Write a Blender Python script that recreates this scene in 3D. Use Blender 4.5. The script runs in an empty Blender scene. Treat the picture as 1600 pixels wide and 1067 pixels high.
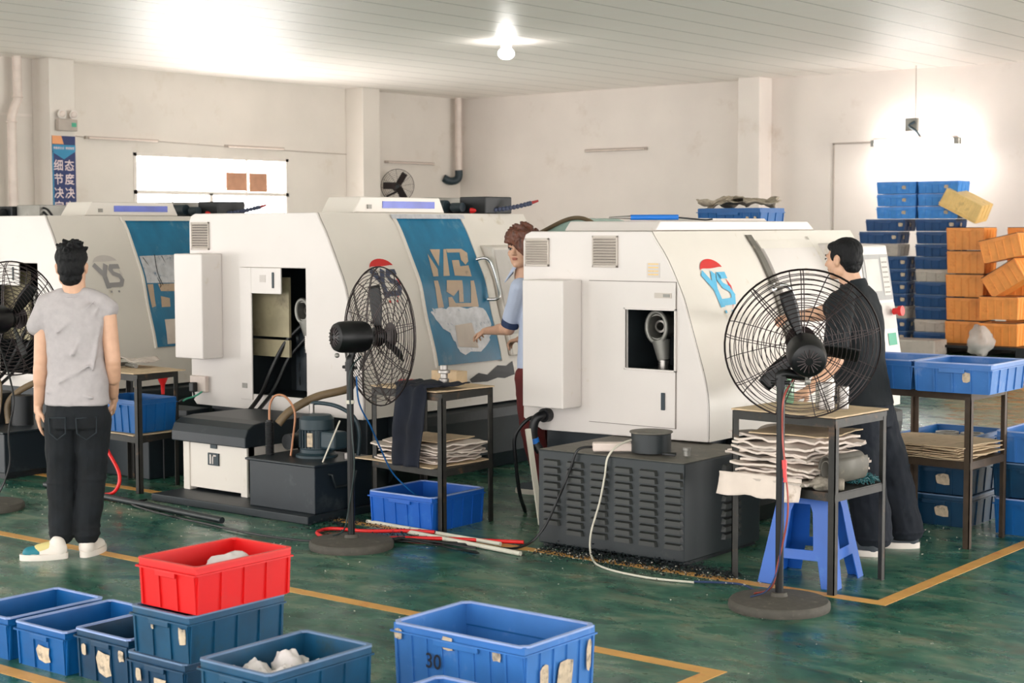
import bpy, bmesh, math, random
from mathutils import Vector, Matrix, noise
from math import sin, cos, pi, radians, sqrt
random.seed(7)
SC = bpy.context.scene
COL = SC.collection
# ------------------------------------------------------------------ camera
# world: X runs along the painted aisle line, Y along the machines' long side, Z up (metres)
cd = bpy.data.cameras.new('camera'); cam = bpy.data.objects.new('camera', cd); COL.objects.link(cam)
cd.sensor_width = 36.0; cd.lens = 2525/1600*36.0; cd.clip_end = 200
cam.location = (0, 0, 1.76)
cam.rotation_euler = (Matrix.Rotation(radians(38.38), 3, 'Z') @ Matrix.Rotation(radians(90-4.01), 3, 'X') @ Matrix.Rotation(radians(-0.156), 3, 'Z')).to_euler()
SC.camera = cam
cd.dof.use_dof = True; cd.dof.focus_distance = 8.6; cd.dof.aperture_fstop = 5.6
# ------------------------------------------------------------------ world, lights, exposure
W = bpy.data.worlds.new('hall_daylight'); SC.world = W; W.use_nodes = True
bg = W.node_tree.nodes['Background']; bg.inputs[0].default_value = (1.0, 0.965, 0.945, 1); bg.inputs[1].default_value = 4.0
def area(name, loc, target, sx, sy, power, col=(1, .965, .94)):
    l = bpy.data.lights.new(name, 'AREA'); l.shape = 'RECTANGLE'; l.size = sx; l.size_y = sy; l.energy = power; l.color = col
    o = bpy.data.objects.new(name, l); COL.objects.link(o); o.location = loc
    o.rotation_euler = (Vector(target)-Vector(loc)).to_track_quat('-Z', 'Y').to_euler(); return o
area('camera_side_fill', (-5.0, -7.0, 1.6), (-6.0, 12, 4.4), 15, 3.0, 200)  # added fill from the open camera side; no door stands there
area('right_side_fill', (8.0, 9.0, 1.0), (-1, 12, 5.0), 14, 2.0, 100)  # unseen fill added on the right, evens out the machine fronts
area('left_wall_fill', (-20.0, 4.0, 1.0), (-14, 8, 4.4), 14, 1.8, 450)  # fill added along the left wall, aimed up to brighten the ceiling
area('window_daylight', (-20.1, 17.8, 1.2), (-13, 18.5, 5.0), 3.3, .8, 85)
area('rear_right_fill', (6.0, 19.5, 0.9), (-2, 19, 6.4), 8, 1.8, 1150)  # made-up source right of the back wall, tilted up to lift the ceiling
SC.view_settings.view_transform = 'Standard'
try: SC.view_settings.look = 'None'
except Exception: pass
SC.view_settings.gamma = 1; SC.view_settings.use_curve_mapping = False
SC.view_settings.exposure = 0.27
# ------------------------------------------------------------------ materials
def sr(r, g, b):
    f = lambda c: (c/255/12.92) if c/255 <= .04045 else ((c/255+.055)/1.055)**2.4
    return (f(r), f(g), f(b), 1)
M = {}
def mat(name, col, rough=.5, metal=0, var=.08, scale=6, dirt=None, damt=.0, dscale=3, bump=0, bscale=30, spec=.5, alpha=1, trans=0, stretch=None, coat=0, emis=None, estr=0):
    m = bpy.data.materials.new(name); m.use_nodes = True; N = m.node_tree.nodes; L = m.node_tree.links
    b = N['Principled BSDF']
    tc = N.new('ShaderNodeTexCoord'); mp = N.new('ShaderNodeMapping'); L.new(tc.outputs['Object'], mp.inputs[0])
    if stretch: mp.inputs['Scale'].default_value = stretch
    n1 = N.new('ShaderNodeTexNoise'); n1.inputs['Scale'].default_value = scale; n1.inputs['Detail'].default_value = 6; L.new(mp.outputs[0], n1.inputs[0])
    r = N.new('ShaderNodeValToRGB'); L.new(n1.outputs[0], r.inputs[0])
    c = Vector(col[:3]); r.color_ramp.elements[0].position = .3; r.color_ramp.elements[1].position = .7
    r.color_ramp.elements[0].color = tuple(c*(1-var))+(1,); r.color_ramp.elements[1].color = tuple(min(x, 1) for x in c*(1+var))+(1,)
    out = r.outputs[0]
    if dirt:
        n2 = N.new('ShaderNodeTexNoise'); n2.inputs['Scale'].default_value = dscale; n2.inputs['Detail'].default_value = 9; n2.inputs['Roughness'].default_value = .65; L.new(mp.outputs[0], n2.inputs[0])
        r2 = N.new('ShaderNodeValToRGB'); L.new(n2.outputs[0], r2.inputs[0]); r2.color_ramp.elements[0].position = .62-damt*.4; r2.color_ramp.elements[1].position = .78-damt*.3
        mx = N.new('ShaderNodeMixRGB'); L.new(r2.outputs[0], mx.inputs[0]); L.new(out, mx.inputs[1]); mx.inputs[2].default_value = dirt; out = mx.outputs[0]
    L.new(out, b.inputs['Base Color'])
    b.inputs['Roughness'].default_value = rough; b.inputs['Metallic'].default_value = metal
    b.inputs['Specular IOR Level'].default_value = spec
    if alpha < 1: b.inputs['Alpha'].default_value = alpha
    if trans: b.inputs['Transmission Weight'].default_value = trans
    if coat: b.inputs['Coat Weight'].default_value = coat
    if emis: b.inputs['Emission Color'].default_value = emis; b.inputs['Emission Strength'].default_value = estr
    if bump:
        n3 = N.new('ShaderNodeTexNoise'); n3.inputs['Scale'].default_value = bscale; n3.inputs['Detail'].default_value = 5; L.new(mp.outputs[0], n3.inputs[0])
        bp = N.new('ShaderNodeBump'); bp.inputs['Strength'].default_value = bump; bp.inputs['Distance'].default_value = .02; L.new(n3.outputs[0], bp.inputs['Height']); L.new(bp.outputs[0], b.inputs['Normal'])
    M[name] = m; return m
mat('white_paint', (.665, .615, .58, 1), .38, var=.03, scale=2, dirt=sr(190, 175, 150), damt=-.05, dscale=5)
mat('cream_paint', (.70, .65, .585, 1), .32, var=.04, scale=2, dirt=sr(180, 165, 135), damt=0, dscale=4)
mat('panel_line', sr(120, 112, 105), .6)
mat('vent_grey', sr(190, 180, 170), .5)
mat('vent_dark', sr(70, 62, 58), .7)
mat('base_dark', sr(20, 30, 36), .5, var=.2, dirt=sr(44, 52, 54), damt=.02, dscale=7, bump=.05)
mat('base_black', sr(12, 17, 21), .5, var=.3, dirt=sr(40, 46, 48), damt=.05, dscale=9)
mat('slate', sr(29, 36, 39), .45, var=.08, dirt=sr(56, 58, 56), damt=.02, dscale=6)
mat('slate_louvre', sr(48, 50, 48), .45, var=.1)  # lighter than the cabinet body: highlight painted into the louvres, plus dust
mat('slate_dusty', sr(98, 94, 86), .6, var=.15, scale=12, dirt=sr(140, 130, 115), damt=.1, dscale=14)
mat('navy_box', sr(22, 31, 38), .4, var=.1, dirt=sr(60, 66, 68), damt=.04, dscale=5)
mat('oxblood', sr(150, 40, 40), .5)
mat('door_blue', sr(22, 110, 148), .32, var=.16, scale=9, dirt=sr(110, 146, 164), damt=.10, dscale=5, stretch=(1, 1, .5))
mat('door_blue_pale', sr(60, 140, 168), .4, var=.1, scale=9)
mat('door_tan', sr(190, 165, 140), .4, var=.08, dirt=sr(120, 110, 105), damt=.08, dscale=14)
mat('scuffed_silver', sr(196, 196, 200), .35, metal=.2, var=.15, scale=18, dirt=sr(60, 96, 128), damt=.14, dscale=17)
mat('chrome', sr(200, 200, 200), .18, metal=1)
mat('steel', sr(160, 155, 150), .3, metal=.9, var=.2)
mat('steel_dull', sr(140, 138, 132), .5, metal=.6, var=.2, dirt=sr(70, 70, 68), damt=.1)
mat('table_steel', sr(46, 45, 42), .55, metal=.3, var=.25, scale=14, dirt=sr(110, 80, 55), damt=.08, dscale=10)
mat('table_rust', sr(68, 54, 41), .6, metal=.2, var=.25, scale=14, dirt=sr(60, 56, 52), damt=.1, dscale=10)
mat('cardboard', sr(196, 172, 140), .85, var=.12, scale=10, dirt=sr(130, 108, 82), damt=.1, dscale=8)
mat('paper', sr(214, 200, 188), .85, var=.08, scale=8, dirt=sr(160, 140, 120), damt=.06, dscale=9)
mat('paper_grey', sr(188, 176, 166), .85, var=.12, scale=8, dirt=sr(120, 108, 98), damt=.1, dscale=9)
mat('newsprint', sr(170, 158, 140), .85, var=.25, scale=25, dirt=sr(90, 80, 75), damt=.15, dscale=30)
mat('fan_black', sr(9, 10, 12), .38, var=.2, spec=.35)
mat('stool_blue', sr(20, 88, 178), .4, var=.08, dirt=sr(60, 120, 190), damt=.04)
mat('fan_wire', sr(48, 38, 38), .4, metal=.4, var=.2)
mat('fan_base', sr(74, 70, 63), .75, var=.15, scale=30, dirt=sr(120, 112, 100), damt=.1, dscale=20)
mat('black_rubber', sr(12, 14, 17), .45)
mat('dark_green_cord', sr(30, 45, 45), .5)
mat('white_cord', sr(200, 195, 180), .5)
mat('red_plastic', sr(214, 30, 30), .35)
mat('red_crate', sr(204, 12, 14), .42, var=.05, dirt=sr(196, 40, 36), damt=.04, dscale=9)
mat('blue_plastic', sr(20, 110, 200), .4)
def cratemat(name, c, d, amt, var=.12): return mat(name, sr(*c), .42, var=var, scale=7, dirt=sr(*d), damt=amt, dscale=7)
cratemat('crate_blue', (6, 84, 146), (30, 86, 140), .08)
cratemat('crate_light', (52, 110, 178), (104, 136, 188), .08)
cratemat('crate_dark', (6, 54, 84), (22, 44, 60), .14, .25)
cratemat('crate_teal', (5, 66, 98), (34, 60, 68), .14, .25)
cratemat('crate_far', (6, 62, 112), (26, 66, 120), .1)
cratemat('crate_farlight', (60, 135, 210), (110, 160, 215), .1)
cratemat('crate_orange', (232, 150, 72), (205, 120, 50), .12)
cratemat('crate_yellow', (225, 190, 120), (160, 130, 80), .1)
cratemat('crate_grey', (178, 168, 158), (130, 122, 112), .1)
mat('crate_rim', sr(96, 120, 150), .5, var=.15)
mat('crate_rim_light', sr(140, 160, 205), .5, var=.15)
mat('crate_rim_red', sr(210, 38, 30), .4)
mat('sticker', sr(190, 172, 148), .8, var=.2, scale=40, dirt=sr(70, 72, 78), damt=.26, dscale=26)
mat('ink', sr(20, 24, 40), .6)
mat('logo_red', sr(205, 30, 28), .5); mat('logo_blue', sr(88, 178, 216), .5); mat('logo_navy', sr(52, 60, 84), .5); mat('logo_grey', sr(150, 146, 146), .5); mat('logo_pale', sr(200, 192, 186), .5)
mat('blue_panel', sr(70, 90, 190), .25, var=.2, scale=5)
mat('skin', (.62, .36, .235, 1), .5, var=.06, scale=20, bump=.03)
mat('skin_pale', (.60, .35, .235, 1), .5, var=.06, scale=20, bump=.03)
mat('hair_black', sr(12, 12, 14), .65, var=.4, scale=60, spec=.25, bump=.5, bscale=70, stretch=(1, 1, .35))
mat('hair_brown', sr(92, 50, 32), .45, var=.5, scale=50, bump=.5, bscale=70, stretch=(1, 1, .3))
mat('tee_grey', sr(172, 165, 165), .9, var=.06, scale=30, bump=.12, bscale=14)
mat('denim', sr(6, 12, 18), .9, var=.45, scale=10, bump=.3, bscale=16)
mat('denim_seam', sr(30, 38, 44), .85)
mat('workwear', sr(13, 19, 24), .9, var=.15, scale=8, bump=.25, bscale=12)
mat('work_trousers', sr(13, 20, 31), .9, var=.2, scale=8, bump=.35, bscale=10)
mat('shirt_blue', sr(176, 186, 208), .85, var=.05, bump=.2, bscale=12)
mat('cuff_navy', sr(40, 56, 90), .85)
mat('trousers_red', sr(92, 28, 28), .85, var=.2, bump=.25, bscale=12)
mat('shoe_white', sr(226, 216, 206), .6); mat('shoe_teal', sr(30, 120, 135), .6); mat('shoe_yellow', sr(210, 195, 130), .6); mat('shoe_grey', sr(66, 72, 78), .7)
mat('navy_cloth', sr(14, 20, 34), .9, var=.3, bump=.3, bscale=14)
mat('glove_grey', sr(140, 132, 120), .95, var=.25, scale=20, bump=.5, bscale=60)
mat('teal_chips', sr(30, 90, 95), .4, var=.5, scale=60)
mat('eye_white', sr(225, 215, 208), .3); mat('eye_dark', sr(25, 18, 16), .3); mat('lip', sr(168, 104, 88), .5)
mat('wall_paint', (.74, .665, .61, 1), .75, var=.04, scale=1.2, dirt=sr(208, 194, 182), damt=.04, dscale=1.3, bump=.06, bscale=8)
mat('wall_paint_grey', (.68, .62, .56, 1), .75, var=.04, scale=1.2, dirt=sr(204, 192, 178), damt=.06, dscale=1.3, bump=.06, bscale=8)
mat('pipe_white', sr(216, 200, 190), .5)
mat('tube_grey', sr(170, 158, 148), .5)
mat('frame_grey', sr(215, 206, 198), .5)
mat('brown_board', sr(188, 138, 110), .8, var=.15)
mat('motor_teal', sr(30, 50, 58), .45, var=.15)
mat('motor_fin', sr(30, 46, 54), .5)
mat('hose_brown', sr(110, 92, 68), .5, var=.2)
mat('hose_orange', sr(176, 120, 84), .4)
mat('interior_dark', sr(24, 32, 36), .7, var=.3)
mat('interior_beige', sr(150, 140, 112), .6, var=.2, dirt=sr(90, 80, 60), damt=.12)
mat('screen_grey', sr(150, 150, 150), .3); mat('panel_grey', sr(196, 190, 184), .45)
mat('green_glass', sr(170, 200, 190), .15); mat('bottle_green', sr(120, 160, 130), .25)
mat('banner_blue', sr(28, 44, 96), .5); mat('banner_teal', sr(40, 130, 170), .5); mat('banner_orange', sr(222, 150, 100), .5); mat('banner_text', sr(225, 205, 205), .6)
mat('sign_green', sr(70, 160, 130), .5)
mat('poly_bag', sr(196, 192, 188), .25, alpha=.55)
mat('bag_white', sr(208, 200, 198), .35, bump=.2)
mat('lamp_tube', (1, 1, 1, 1), .5, emis=(1, .97, .93, 1), estr=60)
mat('window_light', (1, 1, 1, 1), .5, emis=(1, .975, .95, 1), estr=7)
mat('chips', sr(205, 200, 190), .3, metal=.6)
mat('chips_dark', sr(34, 40, 44), .35, metal=.4, var=.5, scale=30)
mat('copper', sr(150, 70, 60), .4, metal=.3)
# floor: worn green epoxy with rust and grime, glossier where it is still whole
def floor_mat():
    m = bpy.data.materials.new('floor_epoxy'); m.use_nodes = True; N = m.node_tree.nodes; L = m.node_tree.links; b = N['Principled BSDF']
    tc = N.new('ShaderNodeTexCoord')
    def nz(sc, det, st=(1, 1, 1), dist=0, rough=.6):
        mp = N.new('ShaderNodeMapping'); L.new(tc.outputs['Object'], mp.inputs[0]); mp.inputs['Scale'].default_value = st
        mp.inputs['Rotation'].default_value = (0, 0, radians(-38))
        n = N.new('ShaderNodeTexNoise'); n.inputs['Scale'].default_value = sc; n.inputs['Detail'].default_value = det; n.inputs['Distortion'].default_value = dist; n.inputs['Roughness'].default_value = rough
        L.new(mp.outputs[0], n.inputs[0]); return n.outputs[0]
    def ramp(f, stops):
        r = N.new('ShaderNodeValToRGB'); L.new(f, r.inputs[0]); e = r.color_ramp.elements
        e[0].position, e[0].color = stops[0]; e[1].position, e[1].color = stops[-1]
        for p, c in stops[1:-1]: x = e.new(p); x.color = c
        return r.outputs[0]
    def mix(f, a, c):
        x = N.new('ShaderNodeMixRGB'); L.new(f, x.inputs[0]); L.new(a, x.inputs[1])
        if isinstance(c, tuple): x.inputs[2].default_value = c
        else: L.new(c, x.inputs[2])
        return x.outputs[0]
    k = (0, 0, 0, 1); w = (1, 1, 1, 1)
    base = ramp(nz(2.2, 10, (.8, 1.6, 1), .8, .7), [(.32, sr(18, 56, 52)), (.43, sr(28, 84, 70)), (.51, sr(54, 106, 86)), (.60, sr(100, 124, 102)), (.74, sr(136, 140, 120))])
    out = mix(ramp(nz(9, 10, (.6, 1.8, 1), .3, .75), [(.5, k), (.75, (.55, .55, .55, 1))]), base, sr(28, 60, 58))
    out = mix(ramp(nz(1.5, 12, (1, 2.2, 1), 1.0, .72), [(.55, k), (.68, (.6, .6, .6, 1))]), out, sr(92, 66, 46))
    out = mix(ramp(nz(5, 8, (1, 2, 1), .5, .7), [(.56, k), (.70, (.6, .6, .6, 1))]), out, sr(118, 96, 66))
    L.new(out, b.inputs['Base Color'])
    rg = ramp(nz(3.5, 8, (1, 1.5, 1), .4), [(.35, (.20, .20, .20, 1)), (.7, (.42, .42, .42, 1))]); L.new(rg, b.inputs['Roughness'])
    bp = N.new('ShaderNodeBump'); bp.inputs['Strength'].default_value = .10; bp.inputs['Distance'].default_value = .003; L.new(nz(6, 6), bp.inputs['Height']); L.new(bp.outputs[0], b.inputs['Normal'])
    b.inputs['Specular IOR Level'].default_value = .5
    M['floor'] = m
floor_mat()
def line_mat():
    m = mat('yellow_line', sr(212, 158, 84), .5, var=.14, scale=5, dirt=sr(196, 118, 62), damt=.18, dscale=7, bump=.05); return m
line_mat()
def ceiling_mat():
    m = bpy.data.materials.new('ceiling_panels'); m.use_nodes = True; N = m.node_tree.nodes; L = m.node_tree.links; b = N['Principled BSDF']
    tc = N.new('ShaderNodeTexCoord'); sp = N.new('ShaderNodeSeparateXYZ'); L.new(tc.outputs['Object'], sp.inputs[0])
    def seam(ax, period, wid):
        a = N.new('ShaderNodeMath'); a.operation = 'DIVIDE'; L.new(sp.outputs[ax], a.inputs[0]); a.inputs[1].default_value = period
        f = N.new('ShaderNodeMath'); f.operation = 'FRACT'; L.new(a.outputs[0], f.inputs[0])
        g = N.new('ShaderNodeMath'); g.operation = 'LESS_THAN'; L.new(f.outputs[0], g.inputs[0]); g.inputs[1].default_value = wid/period; return g.outputs[0]
    n = N.new('ShaderNodeTexNoise'); n.inputs['Scale'].default_value = .8; L.new(tc.outputs['Object'], n.inputs[0])
    r = N.new('ShaderNodeValToRGB'); L.new(n.outputs[0], r.inputs[0]); r.color_ramp.elements[0].color = (.95, .865, .81, 1); r.color_ramp.elements[1].color = (.97, .89, .835, 1)
    x = N.new('ShaderNodeMixRGB'); L.new(seam(0, .62, .022), x.inputs[0]); L.new(r.outputs[0], x.inputs[1]); x.inputs[2].default_value = (.40, .35, .31, 1)
    y = N.new('ShaderNodeMixRGB'); L.new(seam(1, .62, .014), y.inputs[0]); L.new(x.outputs[0], y.inputs[1]); y.inputs[2].default_value = (.97, .93, .90, 1)
    L.new(y.outputs[0], b.inputs['Base Color']); b.inputs['Roughness'].default_value = .46; b.inputs['Specular IOR Level'].default_value = 1.0
    wv = N.new('ShaderNodeTexNoise'); wv.inputs['Scale'].default_value = 2.2; L.new(tc.outputs['Object'], wv.inputs[0])
    bp = N.new('ShaderNodeBump'); bp.inputs['Strength'].default_value = .35; bp.inputs['Distance'].default_value = .04; L.new(wv.outputs[0], bp.inputs['Height']); L.new(bp.outputs[0], b.inputs['Normal'])
    M['ceiling'] = m
ceiling_mat()
# ------------------------------------------------------------------ mesh helpers
class MB:
    def __init__(s): s.v = []; s.f = []; s.m = []; s.cm = 0
    def add(s, vs, fs):
        n = len(s.v); s.v += [Vector(p) for p in vs]
        for f in fs: s.f.append([i+n for i in f]); s.m.append(s.cm)
        return s
    def box(s, x0, x1, y0, y1, z0, z1):
        return s.add([(x0, y0, z0), (x1, y0, z0), (x1, y1, z0), (x0, y1, z0), (x0, y0, z1), (x1, y0, z1), (x1, y1, z1), (x0, y1, z1)],
                     [(0, 3, 2, 1), (4, 5, 6, 7), (0, 1, 5, 4), (1, 2, 6, 5), (2, 3, 7, 6), (3, 0, 4, 7)])
    def obox(s, c, size, R=None):
        a, b, d = [q/2 for q in size]; R = R or Matrix.Identity(3); c = Vector(c)
        n = len(s.v); MB.box(s, -a, a, -b, b, -d, d)
        for i in range(n, n+8): s.v[i] = c+R @ s.v[i]
        return s
    def bar(s, p0, p1, w, h=None):
        p0 = Vector(p0); p1 = Vector(p1); d = p1-p0; h = h or w
        q = d.to_track_quat('Z', 'Y').to_matrix()
        return s.obox((p0+p1)/2, (w, h, d.length), q)
    def cyl(s, p0, p1, r0, r1=None, n=16, caps=True):
        p0 = Vector(p0); p1 = Vector(p1); r1 = r0 if r1 is None else r1
        d = (p1-p0).normalized(); a = d.orthogonal().normalized(); b = d.cross(a)
        vs = []
        for p, r in ((p0, r0), (p1, r1)):
            for i in range(n): t = 2*pi*i/n; vs.append(p+(a*cos(t)+b*sin(t))*r)
        fs = [(i, (i+1) % n, n+(i+1) % n, n+i) for i in range(n)]
        if caps: fs += [tuple(range(n-1, -1, -1)), tuple(range(n, 2*n))]
        return s.add(vs, fs)
    def tube(s, pts, r, n=8, sm=0, closed=False, caps=True):
        pts = [Vector(p) for p in pts]
        if sm: pts = spline(pts, sm, closed)
        rs = r if isinstance(r, (list, tuple)) else None
        k = len(pts); vs = []; up = None
        for i, p in enumerate(pts):
            if closed: d = pts[(i+1) % k]-pts[i-1]
            else: d = pts[min(i+1, k-1)]-pts[max(i-1, 0)]
            if d.length < 1e-9: d = Vector((0, 0, 1))
            d.normalize()
            if up is None: up = d.orthogonal().normalized()
            up = (up-d*up.dot(d))
            up = up.normalized() if up.length > 1e-6 else d.orthogonal().normalized()
            b = d.cross(up); rr = r if rs is None else rs[0]+(rs[1]-rs[0])*i/(k-1)
            for j in range(n): t = 2*pi*j/n; vs.append(p+(up*cos(t)+b*sin(t))*rr)
        fs = []
        for i in range(k if closed else k-1):
            a = i*n; c = ((i+1) % k)*n
            for j in range(n): fs.append((a+j, a+(j+1) % n, c+(j+1) % n, c+j))
        if not closed and caps: fs += [tuple(range(n-1, -1, -1)), tuple(range((k-1)*n, k*n))]
        return s.add(vs, fs)
    def ring(s, c, ax, R, r, n=40, m=6):
        ax = Vector(ax).normalized(); a = ax.orthogonal().normalized(); b = ax.cross(a); c = Vector(c)
        return s.tube([c+(a*cos(2*pi*i/n)+b*sin(2*pi*i/n))*R for i in range(n)], r, m, closed=True)
    def prism(s, poly, ax, a0, a1):
        k = len(poly); P = []
        for a in (a0, a1):
            for u, w in poly: P.append({0: (a, u, w), 1: (u, a, w), 2: (u, w, a)}[ax])
        area2 = sum(poly[i][0]*poly[(i+1) % k][1]-poly[(i+1) % k][0]*poly[i][1] for i in range(k))
        flip = (area2 > 0) ^ (ax == 1)
        f1 = tuple(range(k-1, -1, -1)); f2 = tuple(range(k, 2*k)); sides = [(i, (i+1) % k, k+(i+1) % k, k+i) for i in range(k)]
        fs = [f1, f2]+sides
        if not flip: fs = [tuple(reversed(f)) for f in fs]
        return s.add(P, fs)
    def lathe(s, prof, c=(0, 0, 0), ax=(0, 0, 1), n=32, caps=True):
        ax = Vector(ax).normalized(); a = ax.orthogonal().normalized(); b = ax.cross(a); c = Vector(c); vs = []
        for r, z in prof:
            for i in range(n): t = 2*pi*i/n; vs.append(c+ax*z+(a*cos(t)+b*sin(t))*max(r, 1e-4))
        fs = []
        for k in range(len(prof)-1):
            for i in range(n): fs.append((k*n+i, k*n+(i+1) % n, (k+1)*n+(i+1) % n, (k+1)*n+i))
        if caps: fs += [tuple(range(n-1, -1, -1)), tuple(range((len(prof)-1)*n, len(prof)*n))]
        return s.add(vs, fs)
    def ell(s, c, r, R=None, nu=16, nv=10):
        c = Vector(c); R = R or Matrix.Identity(3); vs = [c+R @ Vector((0, 0, -r[2]))]
        for j in range(1, nv):
            p = -pi/2+pi*j/nv
            for i in range(nu): t = 2*pi*i/nu; vs.append(c+R @ Vector((r[0]*cos(p)*cos(t), r[1]*cos(p)*sin(t), r[2]*sin(p))))
        vs.append(c+R @ Vector((0, 0, r[2]))); fs = [(0, 1+(i+1) % nu, 1+i) for i in range(nu)]
        for j in range(nv-2):
            for i in range(nu): a = 1+j*nu; fs.append((a+i, a+(i+1) % nu, a+nu+(i+1) % nu, a+nu+i))
        a = 1+(nv-2)*nu; fs += [(a+i, a+(i+1) % nu, len(vs)-1) for i in range(nu)]
        return s.add(vs, fs)
    def cap(s, p0, p1, r0, r1, n=14):
        """tapered capsule: closed, for voxel-merged bodies"""
        p0 = Vector(p0); p1 = Vector(p1); d = p1-p0; Ln = max(d.length, 1e-5); d.normalize(); prof = []
        for i in range(6): t = -pi/2+pi/2*i/5; prof.append((r0*cos(t), r0*sin(t)))
        for i in range(6): t = pi/2*i/5; prof.append((r1*cos(t), Ln+r1*sin(t)))
        return s.lathe(prof, p0, d, n)
    def grid(s, fn, nu, nv):
        vs = [fn(i/nu, j/nv) for j in range(nv+1) for i in range(nu+1)]
        fs = [(j*(nu+1)+i, j*(nu+1)+i+1, (j+1)*(nu+1)+i+1, (j+1)*(nu+1)+i) for j in range(nv) for i in range(nu)]
        return s.add(vs, fs)
    def plate(s, outer, holes, to3, th):
        """flat sheet with holes. outer/holes 2D loops; to3(u,v,t) -> point"""
        bm = bmesh.new(); es = []
        for loop in [outer]+holes:
            vv = [bm.verts.new((u, w, 0)) for u, w in loop]
            for i in range(len(vv)): es.append(bm.edges.new((vv[i], vv[(i+1) % len(vv)])))
        r = bmesh.ops.triangle_fill(bm, use_beauty=True, use_dissolve=False, edges=es)
        bm.verts.index_update(); pts = [v.co.copy() for v in bm.verts]; tris = [[v.index for v in f.verts] for f in bm.faces]; bm.free()
        n = len(pts); vs = [to3(p.x, p.y, 0) for p in pts]+[to3(p.x, p.y, th) for p in pts]
        fs = [tuple(t) for t in tris]+[tuple(i+n for i in reversed(t)) for t in tris]
        off = 0
        for loop in [outer]+holes:
            k = len(loop)
            for i in range(k): a = off+i; b = off+(i+1) % k; fs.append((a, b, b+n, a+n))
            off += k
        return s.add(vs, fs)
    def xf(s, mat4, start=0):
        for i in range(start, len(s.v)): s.v[i] = mat4 @ s.v[i]
        return s
    def mesh(s, name, mats, smooth=None):
        me = bpy.data.meshes.new(name); me.from_pydata([tuple(p) for p in s.v], [], s.f); me.update()
        for m in mats: me.materials.append(M[m])
        if any(s.m): me.polygons.foreach_set('material_index', s.m)
        bm = bmesh.new(); bm.from_mesh(me); bmesh.ops.recalc_face_normals(bm, faces=bm.faces); bm.to_mesh(me); bm.free()
        if smooth is not None:
            me.shade_smooth()
            if smooth < 180: me.set_sharp_from_angle(angle=radians(smooth))
        return me
def spline(P, k, closed=False):
    out = []; n = len(P)
    for i in range(n if closed else n-1):
        if closed: a, b, c, d = P[i-1], P[i], P[(i+1) % n], P[(i+2) % n]
        else: a, b, c, d = P[max(i-1, 0)], P[i], P[i+1], P[min(i+2, n-1)]
        for j in range(k):
            t = j/k; out.append(.5*((2*b)+(c-a)*t+(2*a-5*b+4*c-d)*t*t+(3*b-a-3*c+d)*t**3))
    if not closed: out.append(P[-1])
    return out
def root(name, loc, label, cat, group=None, rz=0):
    o = bpy.data.objects.new(name, None); COL.objects.link(o); o.location = loc; o.rotation_euler.z = rz; o.empty_display_size = .1
    o['label'] = label; o['category'] = cat
    if group: o['group'] = group
    return o
def part(name, mb, mats, parent=None, smooth=None, bevel=0, world=False, label=None, kind=None):
    """one mesh object; world=True: vertices were given in world metres (parents are unrotated then)"""
    if isinstance(mats, str): mats = [mats]
    if world and parent is not None:
        off = Vector((0, 0, 0)); q = parent
        while q is not None: off += q.location; q = q.parent
        mb.v = [p-off for p in mb.v]
    o = bpy.data.objects.new(name, mb.mesh(name, mats, smooth)); COL.objects.link(o)
    if parent is not None: o.parent = parent
    if bevel:
        b = o.modifiers.new('bevel', 'BEVEL'); b.width = bevel; b.segments = 2; b.limit_method = 'ANGLE'; b.angle_limit = radians(40)
    if label: o['label'] = label
    if kind: o['kind'] = kind
    return o
def tag(o, label, cat, group=None, kind=None):
    o['label'] = label; o['category'] = cat
    if group: o['group'] = group
    if kind: o['kind'] = kind
    return o
def single(name, mb, mats, label, cat, group=None, **k):
    """a thing that is one mesh, its origin put at its base"""
    c = Vector((0, 0, 0))
    for p in mb.v: c += p
    c /= len(mb.v); c.z = min(p.z for p in mb.v); mb.v = [p-c for p in mb.v]
    kd = k.pop('kind', None)
    o = part(name, mb, mats, **k); o.location = c; return tag(o, label, cat, group, kd)
def struct(name, mb, mats, **k):
    o = part(name, mb, mats, **k); o['kind'] = 'structure'; return o
def copy_tree(o, parent=None):
    c = o.copy(); COL.objects.link(c); c.parent = parent
    for ch in list(o.children): copy_tree(ch, c)
    return c
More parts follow.
